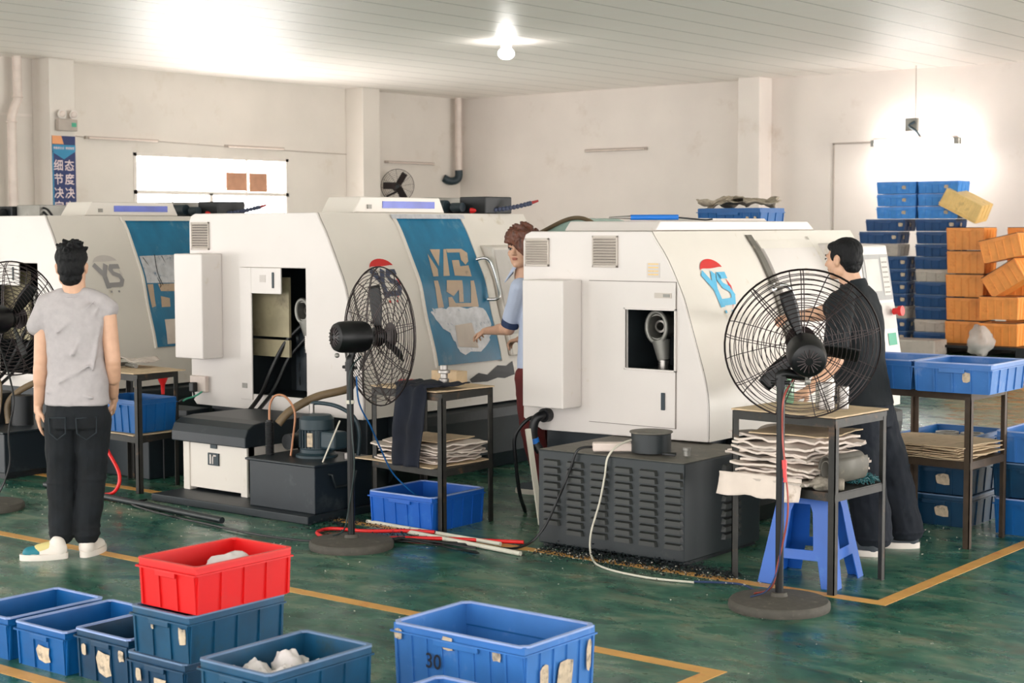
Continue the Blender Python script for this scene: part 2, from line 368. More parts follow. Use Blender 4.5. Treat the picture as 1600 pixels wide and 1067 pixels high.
# ------------------------------------------------------------------ the hall
XW, YW, H = -20.28, 24.0, 4.24
mb = MB(); mb.box(XW-.3, 9, -9, YW+.3, -.12, 0); struct('floor', mb, 'floor')
mb = MB(); mb.box(XW-.3, 9, -3, YW+.3, H, H+.1); struct('ceiling', mb, 'ceiling')
mb = MB(); mb.plate([(-2, 0), (YW+.3, 0), (YW+.3, H), (-2, H)], [[(16.14, 1.05), (19.44, 1.05), (19.44, 2.95), (16.14, 2.95)]], lambda u, w, t: (XW-t, u, w), .28)
struct('wall_left', mb, 'wall_paint_grey')
mb = MB(); mb.box(XW-.28, 9, YW, YW+.28, 0, H); struct('wall_back', mb, 'wall_paint')
def win():
    r = bpy.data.objects.new('window_1', None); COL.objects.link(r); r.location = (XW-.1, 16.14, 1.05); r['kind'] = 'structure'
    X = XW-.02; mb = MB()
    for a, b in ((16.14, 16.20), (19.38, 19.44), (17.67, 17.74)): mb.box(X-.03, X+.03, a, b, 1.05, 2.95 if a != 17.67 else 2.34)
    mb.box(X-.03, X+.03, 16.14, 19.44, 2.31, 2.37); mb.box(X-.03, X+.03, 16.14, 19.44, 1.05, 1.11); mb.box(X-.03, X+.03, 16.14, 19.44, 2.90, 2.95)
    for y in (16.92, 18.5): mb.box(X-.012, X+.012, y-.012, y+.012, 1.05, 2.34)
    mb.box(X-.012, X+.012, 18.485, 18.515, 2.34, 2.92)
    part('window_frame', mb, 'frame_grey', r, world=True)
    mb = MB(); mb.box(X-.10, X-.096, 16.14, 19.44, 1.05, 2.95); part('window_pane', mb, 'window_light', r, world=True)
    mb = MB(); mb.box(XW-.28, XW+.03, 16.12, 19.46, 1.02, 1.05); part('window_sill', mb, 'pipe_white', r, world=True)
win()
X = XW+.012
o = single('brown_board', MB().box(X, X+.012, 18.02, 18.46, 2.39, 2.69), 'brown_board', 'square brown board fixed in upper window light, left one of the pair', 'board', 'brown boards in the window')
o = single('brown_board', MB().box(X, X+.012, 18.53, 18.93, 2.375, 2.69), 'brown_board', 'square brown board fixed in upper window light, right one of the pair', 'board', 'brown boards in the window')
# pillars: trims of the room
struct('trim_1', MB().box(XW, XW+.42, 14.32, 14.76, 0, H), 'wall_paint_grey', bevel=.01)
struct('trim_2', MB().box(XW, XW+.42, 20.86, 21.3, 0, H), 'wall_paint_grey', bevel=.01)
struct('trim_3', MB().box(-13.87, -13.46, YW-.42, YW, 0, H), 'wall_paint', bevel=.01)
struct('trim_4', MB().box(XW, XW+.02, 12.5, 14.3, 3.4, 3.44), 'wall_paint')
# plaster edge of a walled-up doorway behind the crates
mb = MB(); mb.box(-12.33, -12.30, YW-.012, YW, 0, 3.12); mb.box(-12.33, -10.4, YW-.012, YW, 3.10, 3.13); struct('trim_5', mb, 'tube_grey')
# painted aisle lines
mb = MB(); mb.box(-14, -3.25, 5.40, 5.475, 0, .0015); mb.box(-3.325, -3.25, 2.0, 5.40, 0, .0015); struct('trim_6', mb, 'yellow_line')
mb = MB(); mb.box(-14, -3.25, 6.90, 6.975, 0, .0015); mb.box(-3.325, -3.25, 6.975, 16, 0, .0015); struct('trim_7', mb, 'yellow_line')
struct('trim_8', MB().box(-12, -4.9, 3.69, 3.765, 0, .0015), 'yellow_line')
# drain pipes
mb = MB(); mb.tube([(-20.1, 13.95, 4.24), (-20.1, 13.95, 3.62), (-20.1, 13.88, 3.48), (-20.1, 13.84, 3.35), (-20.1, 13.84, 0)], .065, 14)
mb.ring((-20.1, 13.95, 3.66), (0, 0, 1), .07, .012, 20); mb.ring((-20.1, 13.84, 3.30), (0, 0, 1), .07, .012, 20)
single('drain_pipe', mb, 'pipe_white', 'white drain pipe with a jog, running down the wall left of the banner pillar', 'pipe', smooth=40)
r = root('drain_pipe', (-20.1, 23.75, 2.6), 'white drain pipe ending in a dark elbow in the room corner', 'pipe')
part('pipe', MB().cyl((-20.1, 23.75, 2.85), (-20.1, 23.75, 4.24), .065), 'pipe_white', r, smooth=40, world=True)
part('elbow', MB().tube([(-20.1, 23.75, 2.87), (-20.1, 23.75, 2.76), (-20.12, 23.7, 2.68), (-20.2, 23.6, 2.66), (-20.27, 23.5, 2.72)], .075, 12, sm=3), 'motor_fin', r, smooth=40, world=True)
# unlit tube lights along the walls
for k, (a, b, lab) in enumerate(((15.22, 16.61, 'unlit tube light on the left wall, beside the banner pillar'), (18.0, 19.32, 'unlit tube light on the left wall above the window'), (21.85, 23.2, 'unlit tube light on the left wall above the distant wall fan'))):
    z = (3.14, 3.115, 2.975)[k]; r = root('tube_light', (XW, a, z), lab, 'light', 'unlit tube lights on the walls')
    part('batten', MB().box(XW+.001, XW+.05, a, b, z-.02, z+.025), 'tube_grey', r, bevel=.004, world=True)
    part('tube', MB().cyl((XW+.07, a+.04, z-.005), (XW+.07, b-.04, z-.005), .014, n=10), 'pipe_white', r, smooth=40, world=True)
r = root('tube_light', (-17.3, YW, 3.15), 'unlit tube light alone on the back wall', 'light', 'unlit tube lights on the walls')
part('batten', MB().box(-17.28, -15.94, YW-.05, YW-.001, 3.13, 3.18), 'tube_grey', r, bevel=.004, world=True)
part('tube', MB().cyl((-17.24, YW-.07, 3.15), (-15.98, YW-.07, 3.15), .014, n=10), 'pipe_white', r, smooth=40, world=True)
mb = MB(); mb.tube([(XW+.012, 14.8, 3.17), (XW+.012, 15.2, 3.15), (XW+.012, 16.6, 3.14), (XW+.012, 18, 3.11), (XW+.012, 20.86, 3.08)], .008, 6); single('wall_cable', mb, 'tube_grey', 'thin surface cable linking the tube lights along left wall', 'cable')
# lit fixtures
def lamp(name, c, lab, cord_top, dx):
    r = root(name, c, lab, 'light'); x, y, z = c
    part('cord', MB().cyl((x, y, z+.28), (x, y, cord_top), .008, n=6), 'tube_grey', r, world=True)
    part('junction_box', MB().box(x-.16, x+.04, y-.03, y+.05, z+.12, z+.32), 'steel_dull', r, bevel=.01, world=True)
    mb = MB(); mb.tube([(x+.02, y-.06, z+.26), (x-.06, y-.1, z+.2), (x+.04, y-.08, z+.12), (x+.1, y-.02, z+.02)], .02, 6, sm=3); part('bracket', mb, 'motor_teal', r, smooth=40, world=True)
    mb = MB(); mb.box(x-dx, x+dx, y-.06, y+.06, z-.02, z+.03); part('reflector', mb, 'pipe_white', r, bevel=.01, world=True)
    for q in (-.05, .05):
        part('tube', MB().cyl((x-dx+.04, y+q, z-.06), (x+dx-.04, y+q, z-.06), .03, n=12), 'lamp_tube', r, smooth=40, world=True)
        for e in (-1, 1): part('end_cap', MB().box(x+e*dx-.03, x+e*dx+.03, y+q-.03, y+q+.03, z-.1, z), 'steel_dull', r, world=True)
    return r
lamp('hanging_tube_lamp', (-10.7, 23.55, 3.12), 'glowing twin tube lamp hanging by a cord before back wall', H, .68)
mb = MB(); mb.cyl((-13.55, 17.0, 4.14), (-13.55, 17.0, 4.24), .07, .08, n=20); r = root('ceiling_lamp', (-13.55, 17, 4.24), 'glowing round ceiling lamp near the middle of the ceiling', 'light')
part('canopy', mb, 'pipe_white', r, smooth=40, world=True); part('bulb', MB().ell((-13.55, 17.0, 4.08), (.11, .11, .08)), 'lamp_tube', r, smooth=180, world=True)
# emergency light
r = root('emergency_light', (XW+.42, 14.58, 3.2), 'twin-headed emergency light with green sign above the banner', 'light'); X = XW+.43
part('housing', MB().box(X, X+.09, 14.40, 14.73, 3.19, 3.36), 'tube_grey', r, bevel=.012, world=True)
for y in (14.47, 14.67):
    h = part('lamp_head', MB().lathe([(.03, -.05), (.06, -.03), (.065, .02)], (X+.07, y, 3.43), (1, -.3, -.1), 16), 'frame_grey', r, smooth=40, world=True)
    part('lens', MB().lathe([(.05, .018), (.045, .03), (.02, .035)], (X+.07, y, 3.43), (1, -.3, -.1), 16), 'pipe_white', h, smooth=60, world=True)
part('sign_plate', MB().box(X+.09, X+.096, 14.62, 14.70, 3.25, 3.31), 'sign_green', r, world=True)
# banner with its slogan
def text_mb(body, size, to3, center=True, space=1.0):
    c = bpy.data.curves.new('t', 'FONT'); c.body = body; c.size = size; c.align_x = 'CENTER' if center else 'LEFT'; c.align_y = 'CENTER'; c.space_line = space; c.offset = size*.012; c.resolution_u = 3
    o = bpy.data.objects.new('t', c); COL.objects.link(o); bpy.context.view_layer.update()
    me = bpy.data.meshes.new_from_object(o.evaluated_get(bpy.context.evaluated_depsgraph_get()))
    mb = MB(); mb.add([to3(v.co.x, v.co.y) for v in me.vertices], [tuple(p.vertices) for p in me.polygons])
    bpy.data.objects.remove(o); bpy.data.curves.remove(c); bpy.data.meshes.remove(me); return mb
X = XW+.422; y0, y1 = 14.34, 14.745
r = root('hanging_banner', (X, 14.54, 1.0), 'tall blue banner with white characters on the left pillar', 'banner')
part('sheet', MB().box(X, X+.006, y0, y1, 1.0, 3.12), 'banner_blue', r, world=True)
part('header_band', MB().prism([(y0, 3.0), (y0+.2, 3.0), (y0+.16, 3.12), (y0, 3.12)], 0, X+.007, X+.009), 'banner_orange', r, world=True)
mb = MB(); mb.prism([(y0, 2.99), (y1, 2.99), (y1, 2.90), (y0+.2, 2.78), (y0, 2.88)], 0, X+.007, X+.009); mb.box(X+.007, X+.009, y0, y0+.02, 1.0, 2.9); part('header_wedge', mb, 'banner_teal', r, world=True)
part('header_text', text_mb('质量是企业  精细管理', .038, lambda u, w: (X+.0105, 14.54+u, 2.94+w)), 'banner_text', r, world=True)
for ys, s in ((14.44, '细节决定成败'), (14.63, '态度决定一切')):
    for k, ch in enumerate(s): part('character', text_mb(ch, .17, lambda u, w, k=k, ys=ys: (X+.0105, ys+u, 2.68-k*.2+w)), 'banner_text', r, world=True)
# ------------------------------------------------------------------ turning machines
PROF = {'A': [(-.43, 1.87), (-.35, 1.76), (-.27, 1.6), (-.16, 1.38), (-.11, 1.15), (-.03, .9), (0, .75), (0, .4)],
        'B': [(-.40, 1.74), (-.33, 1.66), (-.27, 1.57), (-.17, 1.37), (-.10, 1.15), (-.02, .9), (0, .78), (0, .4)]}
def xs(kind, z):
    P = PROF[kind]
    if z >= P[0][1]: return P[0][0]
    for (x0, z0), (x1, z1) in zip(P, P[1:]):
        if z >= z1: return x1+(x0-x1)*(z-z1)/(z0-z1)
    return 0
def front_curve(kind, zb, n=22):
    zt = PROF[kind][0][1]; S = PROF[kind]; pts = []
    for i in range(n+1):
        z = zt+(zb-zt)*i/n
        x = sum(xs(kind, min(zt, max(zb, z+d)))*w for d, w in ((-.06, 1), (-.03, 2), (0, 3), (.03, 2), (.06, 1)))/9
        pts.append((x, z))
    return pts
def on_skin(kind, y, z, off=.004):
    x = sum(xs(kind, z+d)*w for d, w in ((-.06, 1), (-.03, 2), (0, 3), (.03, 2), (.06, 1)))/9
    return (x+off, y, z)
def skin_patch(kind, poly, off, nsub=4, th=0):
    """polygon given in (y,z) laid on the curved front skin"""
    bm = bmesh.new(); vv = [bm.verts.new((p[0], p[1], 0)) for p in poly]; bm.faces.new(vv); bmesh.ops.triangulate(bm, faces=bm.faces)
    for _ in range(nsub): 
        es = [e for e in bm.edges if abs(e.verts[0].co.y-e.verts[1].co.y) > .05]
        if not es: break
        bmesh.ops.subdivide_edges(bm, edges=es, cuts=1); bmesh.ops.triangulate(bm, faces=[f for f in bm.faces if len(f.verts) > 3])
    bm.verts.index_update(); mb = MB(); P = [(v.co.x, v.co.y) for v in bm.verts]; F = [tuple(v.index for v in f.verts) for f in bm.faces]
    if th:
        bd = [(e.verts[0].index, e.verts[1].index) for e in bm.edges if len(e.link_faces) == 1]; n = len(P)
        mb.add([on_skin(kind, y, z, off) for y, z in P]+[on_skin(kind, y, z, off-th) for y, z in P], F+[tuple(i+n for i in reversed(f)) for f in F]+[(a, b, b+n, a+n) for a, b in bd])
    else: mb.add([on_skin(kind, y, z, off) for y, z in P], F)
    bm.free(); return mb
def vent(t, x0, x1, z0, z1, y=0):
    mb = MB(); mb.box(x0, x1, y-.012, y, z1-.012, z1); mb.box(x0, x1, y-.012, y, z0, z0+.014); mb.box(x0, x0+.01, y-.012, y, z0, z1); mb.box(x1-.01, x1, y-.012, y, z0, z1)
    v = part('vent_grille', mb, 'vent_grey', t, bevel=.002)
    part('vent_backing', MB().box(x0+.01, x1-.01, y-.004, y-.002, z0+.01, z1-.01), 'vent_dark', v)
    n = 10; mb = MB()
    for i in range(n):
        z = z0+.02+(z1-z0-.035)*i/(n-1); mb.add([(x0+.008, y-.004, z+.009), (x1-.008, y-.004, z+.009), (x1-.008, y-.016, z-.002), (x0+.008, y-.016, z-.002), (x0+.008, y-.003, z+.006), (x1-.008, y-.003, z+.006), (x1-.008, y-.014, z-.005), (x0+.008, y-.014, z-.005)], [(0, 1, 2, 3), (7, 6, 5, 4), (0, 4, 5, 1), (3, 2, 6, 7), (0, 3, 7, 4), (1, 5, 6, 2)])
    part('vent_slats', mb, 'vent_grey', v)
def logo(t, kind, yc, zc, s, cols):
    """round maker's mark: red swoosh over slanting YS letters"""
    g = root_part('logo', t)
    arc = []; n = 12
    for i in range(n+1): a = radians(172-150*i/n); arc.append((yc+s*.62*cos(a)-.04*s, zc+s*.5+s*.34*sin(a)))
    for i in range(n, -1, -1): a = radians(172-150*i/n); arc.append((yc+s*.62*cos(a)-.04*s, zc+s*.5+s*(.34-.24*sin(pi*i/n)**.6)*sin(a)-.02*s))
    part('swoosh', skin_patch(kind, arc, .004), cols[0], g)
    part('swoosh', skin_patch(kind, [(yc+.36*s, zc-.5*s), (yc+.60*s, zc-.22*s), (yc+.62*s, zc+.08*s), (yc+.48*s, zc+.3*s), (yc+.52*s, zc-.1*s), (yc+.3*s, zc-.6*s)], .003), cols[0], g)
    def to3(u, w): return on_skin(kind, yc+u*1.0-.1*w, zc+w, .006)
    mb = MB()
    def stroke(pts, w):
        for (a, b), (c, d) in zip(pts, pts[1:]):
            L = sqrt((c-a)**2+(d-b)**2) or 1; nx, ny = -(d-b)/L*w/2, (c-a)/L*w/2; ex, ey = (c-a)/L*w*.3, (d-b)/L*w*.3
            q = [(a-ex+nx, b-ey+ny), (c+ex+nx, d+ey+ny), (c+ex-nx, d+ey-ny), (a-ex-nx, b-ey-ny)]
            mb.add([to3(s*u, s*v) for u, v in q], [(0, 1, 2, 3)])
    stroke([(-.58, .42), (-.28, .04), (-.24, -.42)], .23); stroke([(-.06, .42), (-.28, .04)], .20)
    stroke([(.54, .38), (.20, .38), (.10, .25), (.18, .10), (.44, .0), (.52, -.16), (.42, -.34), (-.2, -.36)], .185)
    part('letters', mb, cols[1], g)
    for k in (-.2, .18): part('small_mark', MB().add([to3(s*(k+a), s*b) for a, b in ((0, -.66), (.09, -.66), (.09, -.58), (0, -.58))], [(0, 1, 2, 3)]), cols[2], g)
def root_part(name, t):
    o = bpy.data.objects.new(name, None); COL.objects.link(o); o.parent = t; o.empty_display_size = .05; return o
def spindle(t, x, z, r, y=.16):
    mb = MB(); e = []
    for i in range(28): a = 2*pi*i/28; e.append((x+r*cos(a)*.92, y, z+r*1.2*sin(a)))
    mb.tube(e, .014, 8, closed=True); mb.lathe([(r*1.0, .0), (r*.98, .09), (r*.90, .12), (r*.90, .0), (r*1.0, .0)], (x, y, z), (0, 1, 0), 28, caps=False)
    p = part('spindle_collar', mb, 'steel_dull', t, smooth=50)
    part('spindle_bore', MB().lathe([(r*.50, 0), (r*.50, .10), (r*.34, .10), (r*.34, 0), (r*.50, 0)], (x-.015, y+.06, z), (0, 1, 0), 22, caps=False), 'steel', p, smooth=40)
    mb = MB(); mb.cyl((x+.01, y+.03, z-r*1.05), (x+.03, y+.03, z-r*2.6), .055, .036, 14); part('spindle_neck', mb, 'steel_dull', p, smooth=40)
    mb = MB()
    for k in range(7): mb.cyl((x+.03, y+.03, z-r*2.6-k*.014), (x+.03, y+.03, z-r*2.6-k*.014-.009), .034, n=14)
    mb.cyl((x+.03, y+.03, z-r*2.6), (x+.03, y+.03, z-r*2.6-.12), .029); part('threaded_sleeve', mb, 'steel', p, smooth=40)
def machine(kind, cx, label, cfg):
    Wd, zb, L = cfg['W'], cfg['zb'], cfg['L']; zt = PROF[kind][0][1]
    t = root('turning_machine', (cx, 7.75, 0), label, 'machine')
    fc = front_curve(kind, zb); outer = [(-Wd+.05, zb-.0), (-Wd, zb+.05)] if kind == 'A' else [(-Wd+.14, zb-.015), (-Wd, zb+.05)]
    outer += [(-Wd, zt-.06), (-Wd+.018, zt-.018), (-Wd+.06, zt)]+fc
    part('end_panel', MB().plate(outer, [cfg['hole']], lambda u, w, tt: (u, tt, w), .022), 'white_paint', t, bevel=.006)
    mb = MB(); n = len(outer); vs = [(u, y, w) for y in (.022, L) for u, w in outer]
    mb.add(vs, [(i, (i+1) % n, n+(i+1) % n, n+i) for i in range(n)]+[tuple(range(n, 2*n))]); part('shell', mb, 'cream_paint', t, smooth=30)
    hx = [p[0] for p in cfg['hole']]; hz = [p[1] for p in cfg['hole']]; a, b, c, d = min(hx)-.02, max(hx)+.02, min(hz)-.02, max(hz)+.02
    mb = MB(); mb.add([(a, .023, c), (b, .023, c), (b, .023, d), (a, .023, d), (a, .5, c), (b, .5, c), (b, .5, d), (a, .5, d)], [(4, 5, 6, 7), (0, 1, 5, 4), (1, 2, 6, 5), (2, 3, 7, 6), (3, 0, 4, 7)]); part('gear_recess', mb, 'interior_dark', t)
    # dark base: plinth, apron ledge
    mb = MB(); mb.box(-Wd+.1, -.06, .10, L-.05, .0, zb-.001); part('base', mb, 'base_dark', t, bevel=.01)
    mb = MB(); mb.prism([(-.06, .0), (.02, .12), (.06, zb-.10), (.06, zb-.03), (-.06, zb-.0)], 1, .30, L-.08); part('chip_tray', mb, 'base_black' if kind == 'B' else 'base_dark', t, bevel=.006)
    ex0, ex1, ez0, ez1 = cfg['ebox']
    e = part('electrical_box', MB().box(ex0, ex1, -.19, 0, ez0, ez1), 'white_paint', t, bevel=.008)
    for v in cfg['vents']: vent(t, *v)
    return t
# --- machine in the middle
cfgA = dict(W=1.72, zb=.49, L=2.27, hole=[(-1.18, .60), (-.53, .60), (-.53, 1.49), (-1.18, 1.49)], ebox=(-1.67, -1.37, .84, 1.585), vents=[(-1.69, -1.50, 1.61, 1.81)])
def lathe_A(cx, label, worn, lg):
    t = machine('A', cx, label, cfgA)
    mb = MB(); mb.box(-1.18, -1.06, -.012, .0, .56, 1.49); mb.box(-1.06, -.76, -.012, 0, 1.31, 1.49)
    d = part('side_door', mb, 'white_paint', t, bevel=.003)
    part('door_lock', MB().box(-.845, -.825, -.018, -.012, 1.35, 1.46), 'motor_fin', d, bevel=.003); part('warning_label', MB().box(-.97, -.91, -.014, -.012, 1.39, 1.44), 'logo_pale', d)
    part('door_latch', MB().box(-1.16, -1.11, -.018, -.012, .64, .675), 'steel_dull', d, bevel=.002)
    part('inner_plate', MB().box(-1.20, -.83, .13, .15, 1.0, 1.42), 'interior_beige', t); part('inner_plate', MB().box(-1.20, -.83, .13, .15, .86, .98), 'interior_beige', t)
    part('motor_bracket', MB().box(-.86, -.62, .22, .30, .62, 1.06), 'navy_box', t, bevel=.004)
    mb = MB()
    for k in range(4):
        for x in (-.83, -.70): mb.box(x, x+.012, .215, .22, .66+k*.1, .72+k*.1)
    part('bracket_slots', mb, 'base_black', t)
    spindle(t, -.705, 1.19, .066, .14)
    mb = MB(); mb.tube([(-.78, .2, 1.08), (-.88, .14, .96), (-.97, .08, .76), (-.95, -.02, .62), (-.88, -.2, .52)], .016, 8, sm=5); mb.tube([(-.72, .22, 1.02), (-.86, .16, .86), (-.89, .08, .7), (-.89, 0, .6), (-.84, -.18, .5)], .014, 8, sm=5)
    part('hoses', mb, 'black_rubber', t, smooth=60)
    # sliding front door
    dr = part('front_door', skin_patch('A', [(.75, .80), (1.46, .80), (1.46, 1.835), (.75, 1.835)], .016, 5, .014), 'door_blue', t, smooth=50)
    mb = skin_patch('A', [(.72, 1.83), (1.50, 1.83), (1.50, 1.862), (.72, 1.862)], .03, 1, .02); part('top_rail', mb, 'scuffed_silver' if not worn else 'cream_paint', t)
    mb = MB()
    for a, b in ((.735, .752), (1.462, 1.54)): part('door_track', skin_patch('A', [(a, .79), (b, .79), (b, 1.83), (a, 1.83)], .022, 5, .02), 'cream_paint', t, smooth=50)
    if not worn:
        T = [[(.97, 1.61), (1.08, 1.61), (1.0, 1.49)], [(.93, 1.58), (.975, 1.47), (.955, 1.42), (.9, 1.42)], [(1.12, 1.61), (1.15, 1.61), (1.08, 1.42), (1.01, 1.42)],
             [(1.15, 1.612), (1.32, 1.61), (1.37, 1.58), (1.345, 1.52), (1.30, 1.495), (1.27, 1.53), (1.285, 1.585), (1.15, 1.585)], [(1.165, 1.53), (1.245, 1.53), (1.235, 1.485), (1.33, 1.49), (1.32, 1.41), (1.135, 1.42)],
             [(.89, 1.39), (.935, 1.39), (.945, 1.2), (.88, 1.2)], [(1.03, 1.39), (1.2, 1.385), (1.17, 1.23), (1.12, 1.23), (1.14, 1.32), (1.07, 1.275), (1.0, 1.31)],
             [(1.29, 1.38), (1.33, 1.38), (1.33, 1.19), (1.0, 1.2), (1.01, 1.27), (1.05, 1.27), (1.08, 1.225), (1.25, 1.22)]]
        for p in T: part('letter_window', skin_patch('A', p, .019, 5), 'door_tan', dr)
        random.seed(3); Q = [(.80, 1.17), (.84, 1.20), (1.0, 1.195), (1.38, 1.19), (1.43, 1.05), (1.36, .95), (1.24, .86), (1.0, .87), (.97, .98), (.86, 1.09)]; Q = [(a[0]+(b[0]-a[0])*k/4+random.uniform(-.012, .012), a[1]+(b[1]-a[1])*k/4+random.uniform(-.014, .014)) for a, b in zip(Q, Q[1:]+Q[:1]) for k in range(4)]
        part('scuffed_patch', skin_patch('A', Q, .0185, 5), 'scuffed_silver', dr)
        part('notice_sheet', skin_patch('A', [(1.02, 1.07), (1.21, 1.08), (1.22, .90), (1.0, .92)], .021, 4), 'paper', dr)
        mb = MB(); mb.tube([(xs('A', 1.53)+.03, 1.43, 1.53), (xs('A', 1.53)+.09, 1.47, 1.54), (xs('A', 1.47)+.10, 1.50, 1.48), (xs('A', 1.30)+.10, 1.50, 1.30), (xs('A', 1.24)+.09, 1.47, 1.245), (xs('A', 1.24)+.03, 1.43, 1.24)], .013, 10, sm=5)
        part('door_handle', mb, 'chrome', dr, smooth=60)
        part('chipped_paint', skin_patch('A', [(1.10, .68), (1.2, .72), (1.3, .70), (1.42, .76), (1.52, .75), (1.6, .78), (1.62, .68), (1.5, .66), (1.42, .67), (1.3, .65), (1.12, .655)], .004, 2), 'base_black', t)
    else:
        part('bare_strip', skin_patch('A', [(.77, 1.54), (1.44, 1.55), (1.42, 1.31), (.77, 1.32)], .019, 5), 'scuffed_silver', dr)
        for p in ([(.77, 1.31), (.83, 1.31), (.82, 1.13), (.78, 1.12)], [(.88, 1.31), (1.3, 1.31), (1.28, 1.24), (.9, 1.25)], [(.89, 1.21), (.98, 1.19), (.97, 1.12), (.88, 1.12)], [(1.05, 1.21), (1.3, 1.21), (1.3, 1.13), (1.05, 1.12)]): part('letter_window', skin_patch('A', p, .0195, 5), 'door_tan', dr)
        part('notice_sheet', skin_patch('A', [(.88, 1.02), (1.06, 1.02), (1.04, .82), (.86, .82)], .021, 4), 'paper', dr)
        mb = MB()
        for p in ([(.80, 1.53), (.90, 1.33), (.895, 1.28)], [(.93, 1.55), (.9, 1.4), (.93, 1.3)], [(1.0, 1.54), (1.06, 1.31)]): mb.tube([on_skin('A', a, b, .021) for a, b in p], .003, 5, sm=3)
        part('cracks', mb, 'base_black', dr)
    logo(t, 'A', .43, 1.385, .20, lg)
    # raised light box on the roof, gearbox motors behind it
    mb = MB(); mb.prism([(.44, 1.872), (1.42, 1.872), (1.36, 1.985), (.52, 1.985)], 0, -.82, -.50); b = part('roof_light_box', mb, 'cream_paint', t, bevel=.008)
    part('light_window', MB().box(-.502, -.495, .74, 1.30, 1.905, 1.955), 'blue_panel', b); part('latch', MB().box(-.502, -.49, .58, .62, 1.90, 1.93), 'steel_dull', b)
    mb = MB(); mb.box(-1.15, -.70, 1.75, 2.05, 1.872, 1.95); g = part('roof_motor', mb, 'base_black', t, bevel=.01)
    part('junction_box', MB().box(-.66, -.40, 1.78, 2.1, 1.872, 2.0), 'base_black', g, bevel=.008); part('motor_cover', MB().box(-1.18, -.92, 1.72, 2.12, 1.95, 2.0), 'steel_dull', g, bevel=.004)
    mb = MB(); mb.cyl((-.88, 1.68, 1.93), (-.70, 1.68, 1.93), .045); mb.cyl((-.66, 1.7, 1.92), (-.56, 1.7, 1.92), .035); part('motor_cylinder', mb, 'motor_fin', g, smooth=40)
    mb = MB()
    p = spline([Vector(q) for q in ((-.52, 1.80, 1.89), (-.40, 1.9, 1.90), (-.30, 2.0, 1.92), (-.22, 2.1, 1.95))], 5)
    for i, q in enumerate(p): mb.ell(q, (.019, .019, .019), nu=8, nv=6)
    part('coolant_hose', mb, 'logo_navy', g, smooth=180)
    part('hose_nozzle', MB().cyl((-.22, 2.1, 1.95), (-.18, 2.15, 1.97), .014, .008, 8), 'oxblood', g); part('hose_joint', MB().cyl((-.55, 1.78, 1.895), (-.50, 1.80, 1.895), .022, n=10), 'red_plastic', g)
    # operator console at the far end of the front
    mb = MB(); mb.prism([(-.55, .82), (.03, .82), (.0, .95), (-.16, 1.62), (-.55, 1.66)], 1, 1.57, 2.14); c = part('control_console', mb, 'cream_paint', t, bevel=.012)
    def face(y0, y1, z0, z1, off=.004):
        f = lambda z: .0+(z-.95)/(1.62-.95)*(-.16)+off
        return MB().add([(f(z0), y0, z0), (f(z0), y1, z0), (f(z1), y1, z1), (f(z1), y0, z1)], [(0, 1, 2, 3)])
    part('front_panel', face(1.575, 1.80, .98, 1.60), 'panel_grey', c); part('control_screen', face(1.82, 1.98, 1.20, 1.56), 'base_black', c); part('key_pad', face(2.0, 2.12, 1.2, 1.56), 'screen_grey', c); part('panel_seam', face(1.80, 1.83, .98, 1.60, .006), 'base_black', c)
    part('stop_button', MB().cyl((-.06, 1.88, 1.16), (.02, 1.88, 1.17), .028, n=14), 'red_plastic', c, smooth=40)
    return t
lathe_A(-7.40, 'white turning machine with blue stencilled sliding door, operator reaching to it', False, ('logo_red', 'logo_navy', 'logo_red'))
lathe_A(-10.43, 'white turning machine at far left with half-bare blue door and grey mark', True, ('logo_pale', 'logo_grey', 'logo_grey'))
# --- machine on the right
cfgB = dict(W=1.31, zb=.555, L=2.5, hole=[(-.55, .95), (-.21, .95), (-.21, 1.29), (-.55, 1.29)], ebox=(-1.17, -.87, .70, 1.455), vents=[(-1.29, -1.11, 1.53, 1.70), (-.79, -.61, 1.53, 1.715)])
t = machine('B', -4.74, 'white turning machine at right with red and light blue mark, beside the louvred cabinet', cfgB)
d = part('side_door', MB().plate([(-.81, .62), (-.21, .62), (-.21, 1.45), (-.81, 1.45)], [[(-.55, .951), (-.215, .951), (-.215, 1.289), (-.55, 1.289)]], lambda u, w, q: (u, q-.01, w), .009), 'white_paint', t)
mb = MB(); 
for a, b, c2, d2 in ((-.814, -.81, .616, 1.454), (-.21, -.206, .616, 1.454)): mb.box(a, b, -.004, -.001, c2, d2)
mb.box(-.814, -.206, -.004, -.001, .616, .62); mb.box(-.814, -.206, -.004, -.001, 1.45, 1.454); part('door_gap', mb, 'panel_line', d)
mb = MB(); mb.box(-.56, -.55, -.016, .0, .94, 1.30); mb.box(-.215, -.205, -.016, 0, .94, 1.3); mb.box(-.56, -.205, -.016, 0, 1.289, 1.30); mb.box(-.56, -.205, -.016, 0, .94, .951); part('window_trim', mb, 'white_paint', d, bevel=.002)
lb = part('name_plate', MB().box(-.35, -.235, -.013, -.011, 1.36, 1.39), 'vent_grey', d); part('plate_mark', MB().box(-.29, -.245, -.0145, -.0135, 1.366, 1.384), 'steel_dull', lb)
part('door_lock', MB().box(-.30, -.275, -.02, -.011, .72, .82), 'motor_fin', d, bevel=.003)
mb = MB().box(-.41, -.32, -.002, 0, 1.475, 1.56); w = part('warning_label', mb, 'logo_pale', t)
mb = MB(); [mb.box(-.40, -.33, -.0035, -.0025, z, z+.007) for z in (1.55, 1.53, 1.51, 1.49)]; part('label_print', mb, 'crate_yellow', w)
spindle(t, -.42, 1.185, .074, .12)
mb = MB(); mb.tube([(-.28, .2, 1.12), (-.26, .12, 1.02), (-.25, .1, .9)], .012, 8, sm=4); part('hoses', mb, 'motor_fin', t, smooth=60)
logo(t, 'B', .44, 1.40, .21, ('logo_red', 'logo_blue', 'logo_blue'))
